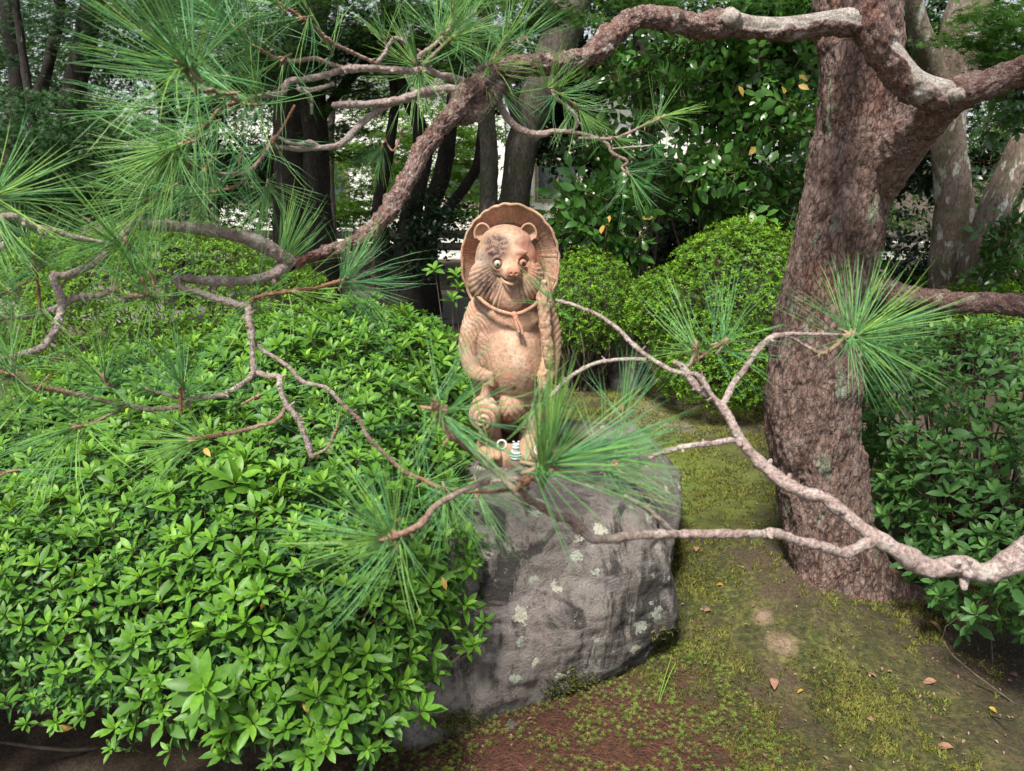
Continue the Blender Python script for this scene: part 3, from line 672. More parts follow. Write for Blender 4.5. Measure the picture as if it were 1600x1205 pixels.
def fuse(bm, voxel, smooth=4):
    me = bpy.data.meshes.new('f'); bm.to_mesh(me); bm.free(); o = bpy.data.objects.new('f', me); C.objects.link(o)
    r = o.modifiers.new('r', 'REMESH'); r.mode = 'VOXEL'; r.voxel_size = voxel
    s = o.modifiers.new('s', 'SMOOTH'); s.iterations = smooth; s.factor = .6
    dg = bpy.context.evaluated_depsgraph_get(); m2 = bpy.data.meshes.new_from_object(o.evaluated_get(dg)); bpy.data.objects.remove(o)
    V = np.zeros(len(m2.vertices)*3, np.float32); m2.vertices.foreach_get('co', V); Nn = np.zeros_like(V); m2.vertices.foreach_get('normal', Nn)
    return m2, V.reshape(-1, 3).astype(float), Nn.reshape(-1, 3).astype(float)
def set_groove(me, V, g, name):
    me.vertices.foreach_set('co', V.astype(np.float32).ravel()); at = me.attributes.new('groove', 'FLOAT', 'POINT'); at.data.foreach_set('value', g.astype(np.float32))
    me.polygons.foreach_set('use_smooth', np.full(len(me.polygons), True)); me.name = name; me.update(); me.materials.clear(); me.materials.append(M['clay'])
# --- body: torso, thighs, feet, arms in one fused surface
bm = bmesh.new()
sphere(bm, (0, .02, .36), (.150, .115, .175)); sphere(bm, (.0, .02, .45), (.142, .105, .13)); sphere(bm, (-.01, .03, .53), (.128, .092, .10)); sphere(bm, (-.01, .02, .57), (.115, .085, .08))
sphere(bm, (.015, -.035, .33), (.112, .10, .135)); sphere(bm, (0, .02, .26), (.135, .10, .11))
for s in (-1, 1):
    caps(bm, [(s*.078, .02, .24, .070), (s*.082, .01, .15, .058), (s*.078, .0, .08, .046), (s*.078, -.01, .05, .048)])
    sphere(bm, (s*.080+.005, -.055, .035), (.052, .085, .038))
    for k in range(4): sphere(bm, (s*.080+.005+(k-1.5)*.024, -.13+abs(k-1.5)*.008, .026), (.0145, .022, .018), seg=2)
sphere(bm, (0, .10, .14), (.07, .07, .12))                                     # tail behind
sphere(bm, (-.002, -.06, .185), (.062, .05, .055))
# viewer-left arm hangs down the flank, hand forward
caps(bm, [(-.112, -.0, .49, .045), (-.142, -.02, .42, .043), (-.150, -.04, .35, .038), (-.125, -.09, .305, .030), (-.085, -.125, .30, .024)])
for k in range(4): caps(bm, [(-.082, -.125, .314-k*.011, .009), (-.060, -.140, .312-k*.012, .008), (-.052, -.128, .305-k*.012, .007)])
# viewer-right arm bent across the ledger
caps(bm, [(.118, .0, .49, .043), (.147, -.015, .42, .041), (.150, -.05, .34, .036), (.135, -.095, .29, .028), (.125, -.11, .285, .025)])
for k in range(4): caps(bm, [(.140, -.10, .312-k*.014, .009), (.125, -.132, .310-k*.014, .009), (.108, -.128, .306-k*.014, .008)])
me, V, Nn = fuse(bm, .0042, 5)
g = np.zeros(len(V)); x, y, z = V.T
ph = fbm(V*14, 2, 3)*1.3
def grooves(mask, phase, amp):
    global V, g
    w = np.clip(np.sin(phase), -1, 1); d = amp*(np.abs(w)**.6*np.sign(w)); V = V+Nn*(d*mask)[:, None]; g = np.maximum(g, np.clip(-w, 0, 1)**2*mask)
sm = lambda a, lo, hi: np.clip((a-lo)/(hi-lo), 0, 1)
front = sm(-Nn[:, 1], -.2, .3)
grooves(sm(-x, .045, .085)*sm(z, .30, .36)*(1-sm(z, .52, .55))*sm(-Nn[:, 1], -.5, 0), (z*1.0+x*1.2)*300+ph*9, .0009*(.4+np.clip(vnoise(V*22, 7)+.4, 0, 1)))
grooves(sm(x, .12, .14)*sm(z, .34, .4)*(1-sm(z, .52, .55)), (z-x*.8)*280+ph*2, .0009)
grooves((1-sm(z, .18, .22))*sm(z, .09, .11)*front, (z*.6+np.abs(x)*1)*300+ph*2, .0010)
V += Nn*(.0022*fbm(V*28, 4, 6)+.0008*vnoise(V*160, 2))[:, None]
for cx, cz in ((-.006, .452), (.098, .462)):      # nipples
    d = np.hypot(x-cx, z-cz); V += Nn*(.006*np.exp(-(d/.006)**2)*front)[:, None]
d = np.hypot(x-.02, z-.255); g = np.maximum(g, np.exp(-(d/.006)**2)*front); V -= Nn*(.006*np.exp(-(d/.006)**2)*front)[:, None]   # navel
V[:, 0] *= .955; set_groove(me, V, g, 'body'); body = link('body', me, None, st)
# --- head
bm = bmesh.new()
HY = -.015
sphere(bm, (-.014, HY+.01, .645), (.094, .088, .098)); sphere(bm, (-.010, HY+.015, .595), (.114, .092, .085)); sphere(bm, (-.013, HY+.01, .690), (.080, .075, .058))
sphere(bm, (-.005, HY-.045, .565), (.060, .045, .062)); sphere(bm, (-.008, HY-.04, .525), (.03, .03, .03))
for s in (-1, 1):
    sphere(bm, (-.015+s*.060, HY-.035, .595), (.050, .045, .060))
    sphere(bm, (-.003+s*.036, HY-.062, .678), (.022, .009, .009))      # brow
caps(bm, [(.002, HY-.05, .628, .042), (.008, HY-.085, .624, .030), (.012, HY-.112, .624, .020)])   # muzzle
me, V, Nn = fuse(bm, .0032, 4); x, y, z = V.T; g = np.zeros(len(V))
fr = sm(-Nn[:, 1], .0, .35)
ang = np.arctan2(x-.005, -(z-.66)); rr = np.hypot(x-.005, z-.66)
ph = fbm(V*18, 2, 5)
mk = fr*sm(rr, .058, .078)*(1-sm(rr, .15, .17))*sm(np.abs(ang), .18, .30)*(1-sm(np.abs(ang), 1.25, 1.6))
grooves(mk, ang*58+ph*3.0+np.sign(x)*rr*11, .0014*(.4+np.clip(vnoise(V*30, 7)+.5, 0, 1)))
# eye sockets and mouth line
EYES = [(-.034, .648), (.040, .651)]
for ex, ez in EYES:
    d = np.hypot(x-ex, z-ez); V += Nn*((.0045*np.exp(-((d-.0165)/.004)**2)-.007*np.exp(-(d/.012)**2))*fr)[:, None]
    g = np.maximum(g, np.exp(-((d-.0125)/.0035)**2)*fr*.9)
mx = (x+.004); md = np.abs(z-(.6065+.0006*0+5.5*(x+.004)**2)); mm = np.exp(-(md/.0028)**2)*(np.abs(mx) < .034)*fr*(y < HY-.03)
V -= Nn*(.0075*mm)[:, None]; g = np.maximum(g, mm)
V += Nn*(.0016*fbm(V*35, 4, 8))[:, None]
set_groove(me, V, g, 'head'); link('head', me, None, st)
def disc_y(n, c, r, fn, mat, parent):   # small helper for lens shapes facing -Y
    mb = MB(); V = [(c[0], c[1]-fn(0), c[2])]; F = []; rings = 5; ns = 20
    for i in range(1, rings+1):
        t = i/rings
        for k in range(ns): a = 2*math.pi*k/ns; V.append((c[0]+r*t*math.cos(a), c[1]-fn(t), c[2]+r*t*math.sin(a)))
    for k in range(ns): F.append((0, 1+k, 1+(k+1) % ns))
    for i in range(rings-1):
        for k in range(ns):
            a = 1+i*ns+k; b = 1+i*ns+(k+1) % ns; F += [(a, a+ns, b+ns), (a, b+ns, b)]
    mb.add(V, F); return mb.build(n, mat, parent)
for i, (ex, ez) in enumerate(EYES):
    e = disc_y('eye', (ex, HY-.076-(.004 if i else 0), ez), .0105, lambda t: .0085*math.sqrt(max(0, 1-t*t)), M['eye'] if i == 0 else M['clay'], st)
    e['label'] = 'pale glazed eye with a dark slit' if i == 0 else 'worn clay eye with a dark hole'
    disc_y('pupil', (ex+(.001 if i == 0 else .003), HY-.0845-(.004 if i else 0), ez-.001), .0036 if i == 0 else .0062, lambda t: .0012*(1-t), M['pupil'], e)
bm = bmesh.new()
sphere(bm, (.014, HY-.124, .632), (.020, .015, .0145)); sphere(bm, (.002, HY-.122, .627), (.009, .011, .009)); sphere(bm, (.026, HY-.122, .627), (.009, .011, .009))
me, V, Nn = fuse(bm, .0016, 3); x, y, z = V.T
for cx in (.007, .022): d = np.sqrt((x-cx)**2+(z-.629)**2); V -= Nn*(.006*np.exp(-(d/.0032)**2)*(Nn[:, 1] < 0))[:, None]
me.vertices.foreach_set('co', V.astype(np.float32).ravel()); me.materials.clear(); me.polygons.foreach_set('use_smooth', np.full(len(me.polygons), True)); link('nose', me, M['nose_clay'], st)
# lower lip
V, F, *_ = tube([(-.024, HY-.092, .6115, .002), (-.008, HY-.108, .601, .004), (.012, HY-.115, .599, .0055), (.026, HY-.102, .603, .003)], 10, .004); part('lip', V, F, M['clay'], st)
# ears: cupped
for s in (-1, 1):
    cx = -.014+s*.062; V = []; F = []; nr, ns = 9, 26
    for side in (0, 1):
        for i in range(nr):
            t = i/(nr-1)
            for k in range(ns):
                a = 2*math.pi*k/ns; r = .0220*t*(1+.12*math.sin(a)+.16*max(0, math.sin(a))**6); th = .008 if side else 0
                V.append((cx+r*math.cos(a)+s*.006, HY-.004+.016*(1-t*t)*(1 if side == 0 else .9)+th*(1-.75*t**4), .722+r*1.08*math.sin(a)))
    for side in (0, 1):
        o_ = side*nr*ns
        for i in range(nr-1):
            for k in range(ns): a, b = o_+i*ns+k, o_+i*ns+(k+1) % ns; F.append((a, a+ns, b+ns, b) if side == 0 else (a, b, b+ns, a+ns))
    for k in range(ns): a, b = (nr-1)*ns+k, (nr-1)*ns+(k+1) % ns; F.append((a, a+nr*ns, b+nr*ns, b))
    V = np.array(V); V += .0012*np.stack([vnoise(V*70, 5+k) for k in range(3)], 1)
    part('ear', V, F, M['clay'], st)
    V, F, *_ = tube([(cx+s*.006+.0235*math.cos(a), HY-.004, .722+.0255*math.sin(a)*(1+.1*math.sin(a)), .0034) for a in np.linspace(-.5, math.pi+.5, 14)], 8, .004)
    part('ear_rim', V, F, M['clay'], st)
# --- hat: big wavy-rimmed cone hung behind the head, ribs and cuts on the inside
nr, ns = 46, 420; t = np.linspace(0, 1, nr); a = np.arange(ns)/ns*2*np.pi; T, A = np.meshgrid(t, a, indexing='ij')
wav = 1+.018*fbm(np.stack([np.cos(A).ravel()*3.2, np.sin(A).ravel()*3.2, A.ravel()*0], 1), 4, 3).reshape(A.shape)*T**2+.018*T**5*np.abs(np.sin(A*11+np.sin(A*3)*1.4))
rx = .164*T*wav; rz_ = .178*T*wav
X = .000+rx*np.cos(A); Z = .646+rz_*np.sin(A)*np.where(np.sin(A) < 0, 1.12, 1.0); Yh = .115-.105*T**1.25-.02*np.sin(A)*T+.02*(T > .999)
Z = Z+.0; flat = np.stack([X.ravel(), Yh.ravel(), Z.ravel()], 1)
rib = .0022*np.clip(np.sin(A*13+np.sin(A*5)*.8)*6-5, 0, 1)*((T > .62)) + .0050*np.exp(-((T-.66)/.012)**2)*(1+.3*np.sin(A*60))
cut = (np.clip(np.sin(A*150+6*fbm(flat*20, 2, 3).reshape(A.shape))*1.6-.5, 0, 1)*((T > .35) & (T < .97))*(vnoise(np.stack([A.ravel()*14, T.ravel()*5, T.ravel()*0], 1), 4).reshape(A.shape) > -.2))
hat_in = flat.copy(); hat_in[:, 1] -= (rib-.0012*cut).ravel()+.0016*fbm(flat*30, 4, 9)
hat_out = flat.copy(); hat_out[:, 1] += .012*(1-.3*T.ravel()**6)
i, j = np.meshgrid(np.arange(nr-1), np.arange(ns), indexing='ij'); p0 = (i*ns+j).ravel(); p1 = (i*ns+(j+1) % ns).ravel(); nv = nr*ns
Fi = np.stack([p0, p0+ns, p1+ns, p1], 1); Fo = Fi[:, ::-1]+nv; k = np.arange(ns); k2 = (k+1) % ns; e0 = (nr-1)*ns
Fe = np.stack([e0+k, e0+nv+k, e0+nv+k2, e0+k2], 1)
gv = np.concatenate([np.clip(cut*.8+.6*np.exp(-((T-.635)/.01)**2), 0, 1).ravel(), np.zeros(nv)])
part('hat', np.vstack([hat_in, hat_out]), np.vstack([Fi, Fo, Fe]), M['clay'], st, True, {'groove': gv})
rim = [(.165*math.cos(q)*(1.0+.018*abs(math.sin(q*11+math.sin(q*3)*1.4))), .012-.02*math.sin(q)-.004, .642+.179*math.sin(q)*(1.12 if math.sin(q) < 0 else 1)*(1.0+.018*abs(math.sin(q*11+math.sin(q*3)*1.4))), .0048) for q in np.linspace(0, 2*math.pi, 160)]
V, F, S, A_, R, NN = tube(rim, 8, .008, wob=(.35, .02)); part('hat_rim', V, F, M['clay'], st)
for o_ in list(st.children):
    if o_.name.split('.')[0] in ('head', 'eye', 'nose', 'lip', 'ear', 'ear_rim'):
        o_.scale = (1.13, 1.06, 1.12); o_.location = (-.008*(1-1.13), -.02*(1-1.06)-.004, .63*(1-1.12))
# --- rope round the neck with knot and tassel
def surf_rope(name, pts, r, twist=900, parent=st):
    mb = MB(); c = catmull(np.array([(*p, r) for p in pts]), .003); p = c[:, :3]; L = np.concatenate([[0], np.cumsum(np.linalg.norm(np.diff(p, axis=0), axis=1))])
    d = np.gradient(p, axis=0); d /= np.linalg.norm(d, axis=1)[:, None]; u = np.cross(d, [0, 1., 0]); u /= np.linalg.norm(u, axis=1)[:, None]; w = np.cross(d, u)
    for k in (0, 1):
        a = L*twist/2+k*math.pi; q = p+(u*np.cos(a)[:, None]+w*np.sin(a)[:, None])*r*.5
        V, F, *_ = tube(np.hstack([q, np.full((len(q), 1), r*.68)]), 7, .004); mb.add(V, quads2tris(F))
    return mb.build(name, M['clay'], parent)
surf_rope('neck_rope', [(-.135, .0, .600), (-.128, -.045, .572), (-.102, -.085, .545), (-.06, -.108, .518), (-.015, -.117, .503), (.018, -.118, .498), (.05, -.112, .505), (.085, -.092, .522), (.108, -.06, .545), (.12, -.02, .57)], .0056)
bm = bmesh.new(); sphere(bm, (.018, -.122, .498), (.011, .009, .010)); sphere(bm, (.024, -.124, .489), (.008, .008, .009)); me, V, Nn = fuse(bm, .002, 2); me.materials.clear(); link('knot', me, M['clay'], st)
surf_rope('tassel', [(.019, -.125, .494), (.024, -.132, .474), (.031, -.138, .455), (.034, -.14, .444)], .0052); surf_rope('tassel', [(.022, -.125, .494), (.030, -.128, .480), (.042, -.134, .458), (.047, -.137, .436)], .0045)
# --- account book roll on the viewer's right, carved
bm = bmesh.new()
caps(bm, [(.112, -.045, .575, .012), (.112, -.07, .555, .022), (.117, -.09, .50, .021), (.124, -.10, .44, .021), (.132, -.105, .38, .021), (.136, -.105, .34, .018)])
sphere(bm, (.108, -.055, .585), (.020, .014, .012)); me, V, Nn = fuse(bm, .0028, 2)
f1, f2, _ = worley(V*np.array([60, 60, 42.]), 8); V += Nn*(.0065*(.6-f1)+.003*fbm(V*60, 3, 2))[:, None]; set_groove(me, V, np.clip((f1-.55)*3, 0, 1), 'account_book'); link('account_book', me, None, st)
# --- round flask held by the viewer-left hand
bm = bmesh.new(); sphere(bm, (-.085, -.125, .175), (.056, .05, .062)); caps(bm, [(-.082, -.125, .225, .022), (-.078, -.125, .262, .014), (-.077, -.125, .285, .018)])
me, V, Nn = fuse(bm, .0028, 3); x, y, z = V.T; d = np.hypot(x+.09, z-.165); sw = np.sin(d*330+np.arctan2(z-.165, x+.09)*2); m_ = (z < .222)*1.0
V += Nn*(.0022*sw*m_)[:, None]; set_groove(me, V, np.clip(-sw-.5, 0, 1)*2*m_, 'sake_flask'); link('sake_flask', me, None, st)
# small beads and a toad at the feet belong to the base
bm = bmesh.new(); sphere(bm, (.115, -.13, .045), (.042, .04, .030)); sphere(bm, (.138, -.15, .075), (.026, .024, .020)); sphere(bm, (.150, -.155, .092), .009); sphere(bm, (.128, -.168, .090), .009); sphere(bm, (.150, -.172, .066), .008)
me, V, Nn = fuse(bm, .0028, 2); f1, f2, _ = worley(V*55, 3); V += Nn*(.003*(.5-f1))[:, None]; set_groove(me, V, np.clip((f1-.6)*2, 0, 1), 'toad'); link('toad', me, None, st)
# seat of the statue: low clay disc
V, F, *_ = tube([(0, .0, -.035, .115), (0, .0, .0, .125), (0, .0, .03, .12), (0, .0, .06, .095)], 40, .01); V[:, 1] = V[:, 1]*.95; part('clay_base', V, F, M['clay'], st)
SB = G(799, 722, .545); SB = np.array([SB[0], SB[1]+.10, .545])-np.array([.004, 0, 0]); st.location = SB; st.rotation_euler = (0, 0, math.radians(-2)); st.scale = (.93, .95, 1.0)
# offerings at its feet
def beads(px, py, Y, r, label):
    c = P(px, py, Y); root = empty('bead_string', c); tag(root, label, 'beads')
    mb = MB(); bm = bmesh.new(); bmesh.ops.create_icosphere(bm, subdivisions=2, radius=.0042); v = np.array([q.co[:] for q in bm.verts]); f = np.array([[w_.index for w_ in q.verts] for q in bm.faces]); bm.free()
    for k in range(18):
        a = 2*math.pi*k/18; mb.add(v+c+np.array([r*math.cos(a), r*.45*math.sin(a), r*math.sin(a)*.9]), f)
    mb.build('bead_ring', M['white'], root); return root
M['white'] = simple('white_ceramic', (.50, .50, .46), .4); M['glassy'] = simple('pale_glass', (.30, .38, .37), .15, (.55, .60, .58), 90)
beads(842, 703, SB[1]-.19, .014, 'ring of small white beads beside the clay toad'); beads(784, 695, SB[1]-.17, .014, 'ring of small white beads left of the pale glass figurine')
c = P(806, 712, SB[1]-.20); root = empty('glass_figurine', c); tag(root, 'pale bluish glass figurine lying at the feet of the statue', 'figurine')
bm = bmesh.new(); sphere(bm, (0, 0, .0), (.019, .016, .022)); sphere(bm, (.001, 0, .030), (.013, .012, .014)); sphere(bm, (-.012, -.002, .008), (.008, .008, .012)); sphere(bm, (.009, 0, .044), (.004, .004, .007)); sphere(bm, (-.007, 0, .044), (.004, .004, .007))
me, V, Nn = fuse(bm, .0018, 2); V += Nn*(.0012*np.sin(V[:, 2]*700))[:, None]; me.vertices.foreach_set('co', (V+c).astype(np.float32).ravel()); me.polygons.foreach_set('use_smooth', np.full(len(me.polygons), True)); me.materials.clear(); link('figure', me, M['glassy'], root)
# ============================================================ PINE TREE
pine = empty('pine_tree', (1.02, 2.35, 0)); tag(pine, 'red pine with flaky trunk at right whose long boughs cross the foreground', 'tree')
rp = np.random.default_rng(42)
def pw(rows):
    """px, py, world Y, width px -> x y z r"""
    out = []
    for px, py, Y, w in rows:
        p = P(px, py, Y); out.append((*p, w/2*depth(p)/FPX))
    return np.array(out)
def bark_tube(name, rows, ns, seg, mat, amp, freq, stretch, seed, parent=pine, raw=None, wob=(.12, .3), bare=None, flare=False):
    pr = raw if raw is not None else pw(rows)
    V, F, S, A, R, NN = tube(pr, ns, seg, True, wob, seed)
    q = np.stack([V[:, 0], V[:, 1], V[:, 2]*stretch], 1)
    w = q+.10/freq*4*.25*np.stack([fbm(q*freq*.8, 3, seed+k) for k in range(3)], 1)*1.5
    w = w+.22/freq*np.stack([vnoise(q*freq*3.1, seed+50+k) for k in range(3)], 1)
    f1, f2, idc = worley(w*freq*np.array([1, 1, .75]), seed); edge = np.clip(1-(f2-f1)/.13, 0, 1)
    g1, g2, ig = worley(w*freq*1.9+5, seed+9); edge2 = np.clip(1-(g2-g1)/.16, 0, 1)
    # flakes lying over each other: terraced noise with ragged lips
    tn = (fbm(w*freq*.55, 4, seed+30)+1)*3.6; fl = np.floor(tn); fr_ = tn-fl; ter = fl+np.clip((fr_-.0)/.22, 0, 1); lip = np.clip(1-fr_/.22, 0, 1)
    tn2 = (fbm(w*freq*1.5, 3, seed+40)+1)*3.2; fl2 = np.floor(tn2); fr2 = tn2-fl2; ter2 = fl2+np.clip(fr2/.25, 0, 1)
    big = fbm(V*3.0, 3, seed+3); msk = np.clip(.6+1.6*fbm(V*5, 2, seed+70), 0, 1)
    b = np.zeros(len(V)) if bare is None else bare(V, S, NN)
    d = amp*(.75*(ter-3.6)+.45*(ter2-3.2)-.55*edge*msk+.3*(ig-.5))*(1-b)-amp*1.6*b+.0006*fbm(V*freq*5, 3, seed)+R*.10*big
    if flare: d = d+R*.32*np.clip(np.sin(A*3+.6)+.35*np.sin(A*5+2)+.1, 0, 1)**1.3*np.exp(-np.clip(V[:, 2]-.06, 0, 9)/.07)
    V = V+NN*d[:, None]
    return part(name, V, F, mat, parent, True, {'tint': np.clip(lip*.75+edge*.5*msk+.2*edge2, 0, 1)*(1-b), 'plate': np.clip(_h(fl.astype(np.int64), fl2.astype(np.int64), (idc*5).astype(np.int64))*1.2-.1, 0, 1), 'bare': b})
# trunk, leaning, with the swelling where the big bough leaves it
trunk_rows = [(1335, 985, 2.33, 225), (1322, 935, 2.34, 150), (1305, 880, 2.35, 138), (1289, 780, 2.36, 134), (1273, 680, 2.37, 132), (1272, 600, 2.37, 134), (1284, 500, 2.38, 130), (1303, 400, 2.39, 124), (1320, 320, 2.40, 124),
              (1338, 250, 2.40, 134), (1345, 190, 2.40, 128), (1340, 110, 2.40, 112), (1337, 30, 2.41, 118), (1330, -80, 2.42, 112), (1335, -300, 2.45, 100), (1300, -600, 2.5, 80)]
bark_tube('trunk', trunk_rows, 200, .0065, M['trunk'], .0062, 44, .45, 3, flare=True)
lr = [(1335, 350, 2.42, 40), (1368, 285, 2.36, 74), (1422, 215, 2.20, 66), (1480, 157, 2.06, 56), (1530, 135, 2.0, 46), (1600, 110, 1.95, 42), (1680, 85, 1.85, 46), (1850, 90, 1.6, 44), (2100, 250, 1.25, 44)]
lr_pts = pw(lr); tail = np.array([[1.45, .95, 1.12, .034], [1.10, .76, 1.04, .022], [*P(1800, 740, .73), .017], [*P(1720, 790, .72), .015]])
bark_tube('bough', None, 90, .006, M['limb'], .0040, 60, .7, 5, raw=np.vstack([lr_pts, tail]))
bark_tube('bough', [(1475, 150, 2.03, 52), (1425, 132, 2.0, 53), (1388, 85, 1.98, 52), (1362, 40, 1.97, 53), (1350, -20, 1.98, 55), (1345, -120, 2.0, 58), (1400, -350, 2.1, 50)], 90, .006, M['limb'], .0042, 60, .7, 6, bare=lambda V, S, NN: np.clip((fbm(V*14, 3, 5)+NN[:, 0]*1.0-.25)*5, 0, 1)*(V[:, 2] < 1.78))
main = [(1352, 30, 1.98, 60), (1290, 36, 1.96, 50), (1230, 42, 1.93, 48), (1180, 40, 1.90, 46), (1135, 34, 1.88, 50), (1090, 40, 1.86, 44), (1045, 30, 1.84, 40), (1000, 27, 1.82, 42), (962, 48, 1.79, 42), (925, 84, 1.75, 40), (880, 98, 1.70, 36), (820, 102, 1.62, 36), (772, 114, 1.56, 36), (735, 142, 1.52, 38),
        (700, 184, 1.47, 36), (662, 233, 1.43, 34), (636, 282, 1.40, 32), (604, 332, 1.36, 29), (572, 367, 1.33, 27), (530, 388, 1.29, 24), (490, 401, 1.25, 22), (450, 413, 1.2, 20)]
main = [(a, b_, c_, w_*.80) for a, b_, c_, w_ in main]
XB = P(1120, 30, 1.88)[0]
bark_tube('bough', main, 84, .0042, M['limb'], .0036, 75, 1, 7, bare=lambda V, S, NN: np.clip((fbm(V*np.array([9, 26, 26.]), 3, 5)*1.3+NN[:, 2]*.9-NN[:, 1]*.35+.05)*5, 0, 1)*np.clip((V[:, 0]-XB)/.02, 0, 1))
# bare grey wood along the first stretch with a sawn stub
sub = bpy.data.objects[-1] if 0 else None
dw = [(1345, 22, 1.93, 30), (1290, 28, 1.92, 36), (1230, 34, 1.89, 36), (1180, 30, 1.86, 34), (1145, 24, 1.845, 32), (1128, 22, 1.84, 26)]
def stub(px, py, Y, w, dirv, L=.03, name='sawn_stub'):
    c = P(px, py, Y); r = w/2*depth(c)/FPX; d = np.array(dirv, float); d /= np.linalg.norm(d)
    V, F, S, A, R, NN = tube(np.array([[*(c-d*L), r*1.15], [*c, r], [*(c+d*.001), r*.9]]), 24, .004); V += .002*np.stack([vnoise(V*90, 3+k) for k in range(3)], 1); part(name, V, F, M['deadwood'], pine)
stub(1141, 24, 1.825, 26, (-.45, -1, .1), .05); stub(1499, 148, 1.965, 20, (.1, -1, -.05), .06)
bark_tube('bough', [(1320, 436, 2.36, 50), (1365, 448, 2.30, 38), (1420, 462, 2.25, 33), (1480, 470, 2.2, 31), (1545, 474, 2.12, 31), (1620, 480, 2.05, 36), (1750, 490, 1.95, 32)], 72, .005, M['limb'], .0040, 62, .8, 11)
# lumpy knot below the bend
bark_tube('knot', [(700, 185, 1.50, 20), (725, 172, 1.52, 40), (748, 158, 1.55, 44), (768, 140, 1.57, 44), (780, 122, 1.57, 26)], 40, .004, M['limb'], .0034, 60, 1, 13)

def twig(rows, tint=0, seed=0, knots=.22, name='branch', tip=None):
    rows = [(a, b_, c_, w_*(.80 if c_ < .92 else .92)) for a, b_, c_, w_ in rows]
    """thin branch with growth rings and knots. tint 0 old grey, 1 young orange; may be (start, end)"""
    pr = pw(rows); big_ = pr[:, 3].mean() > .0042; ns = 26 if big_ else (12 if pr[:, 3].max() > .003 else 8)
    V, F, S, A, R, NN = tube(pr, ns, max(.0020, pr[:, 3].mean()*(.22 if big_ else .5)), True, (min(.9, .0026/pr[:, 3].mean()), .035), seed, knots)
    V += NN*(R*(.10*np.sin(S/(R.mean()*.55))*vnoise(np.stack([S*60, A*0, A*0], 1), seed)+.16*vnoise(V/(R.mean()*1.4), seed+1)+.15*fbm(V/(R.mean()*.5), 3, seed+2)))[:, None]
    t0, t1 = tint if isinstance(tint, tuple) else (tint, tint); tt = t0+(t1-t0)*np.clip(S/S.max(), 0, 1)**1.5
    rg_ = np.random.default_rng(seed*7+1); mb_ = MB(); mb_.add(V, quads2tris(F), tt)
    for k in range(int(min(9, 2+S.max()/.035))):      # spurs, scars and broken side shoots
        i = rg_.integers(len(V)//8, len(V)*7//8); r0 = R[i]; nn_ = NN[i]+rg_.normal(0, .35, 3); L_ = r0*(rg_.uniform(.3, .9) if r0 > .005 else rg_.uniform(.6, 2.2))
        v, f, *_ = tube(np.array([[*(V[i]-NN[i]*r0*.5), r0*.55], [*(V[i]+nn_*L_*.5), r0*.38], [*(V[i]+nn_*L_), r0*.28]]), 8, max(.002, r0*.5)); v = v+.12*r0*vnoise(v/(r0*.5), k)[:, None]; mb_.add(v, quads2tris(f), float(tt[i]))
    return mb_.build(name, M['twig'], pine), pr
    return part(name, V, F, M['twig'], pine, True, {'tint': tt}), pr
# --- needle tufts
def needle_tuft(seed, n=62, L=1., spread0=18, spread1=80, bud=True, kink=.20, shoot=.17, pair=True):
    """unit needle length; axis +Z"""
    rng = np.random.default_rng(seed); mb = MB(); K = 5
    for i in range(n):
        z0 = -shoot*rng.random(); az_ = rng.uniform(0, 6.283); f = (z0+shoot)/shoot
        th = math.radians(spread1+(spread0-spread1)*f**.8+rng.normal(0, 10)); l = L*rng.uniform(.72, 1.08); dr = rng.normal(0, kink)
        for s in ((-1, 1) if pair else (0,)):
            a2 = az_+s*.04; t2 = th+s*.035; t = np.linspace(0, 1, K)
            d = np.array([math.sin(t2)*math.cos(a2), math.sin(t2)*math.sin(a2), math.cos(t2)])
            up = np.array([-math.cos(t2)*math.cos(a2), -math.cos(t2)*math.sin(a2), math.sin(t2)]); side = np.cross(d, up)
            c = np.array([0, 0, z0])+d*l*t[:, None]+up*(dr*l*t**2)[:, None]+side*(rng.normal(0, .06)*l*t**2)[:, None]
            w = .0047*np.array([1, 1.05, 1, .8, .12])
            V = np.concatenate([c+side*w[:, None], c-side*w[:, None], c+up*w[:, None]*.9]); F = []
            for k in range(K-1):
                for (p, q) in ((0, 1), (1, 2), (2, 0)): F.append((p*K+k, q*K+k, q*K+k+1, p*K+k+1))
            mb.add(V, F, .45+.35*rng.normal(0, .5)+.25*f)
    if bud:
        for k in range(3):
            a = k*2.1; d = np.array([math.cos(a)*.022*(k > 0), math.sin(a)*.022*(k > 0), 0])
            V, F, *_ = tube([(d[0]*.3, d[1]*.3, -.04, .012), (*(d+[0, 0, .02]), .017), (*(d*1.4+[0, 0, .08 if k == 0 else .05]), .004)], 7, .02); mb.add(V, F, 0, 1)
    V, F, *_ = tube([(0, 0, -shoot-.02, .013), (0, 0, 0, .015)], 7, .05); mb.add(V, F, 0, 1)
    Vv, Ff, Aa, Mm = mb.get(); me = mesh('needle_tuft', Vv, Ff, True, {'tint': Aa}, Mm); me.materials.append(M['needle']); me.materials.append(M['bud']); return me
TFULL = [needle_tuft(100+i, 23+4*i, spread1=92) for i in range(5)]
TNARROW = [needle_tuft(200+i, 18, spread0=10, spread1=42, kink=.10) for i in range(3)]
TSPARSE = [needle_tuft(300+i, 12, spread0=15, spread1=95) for i in range(4)]
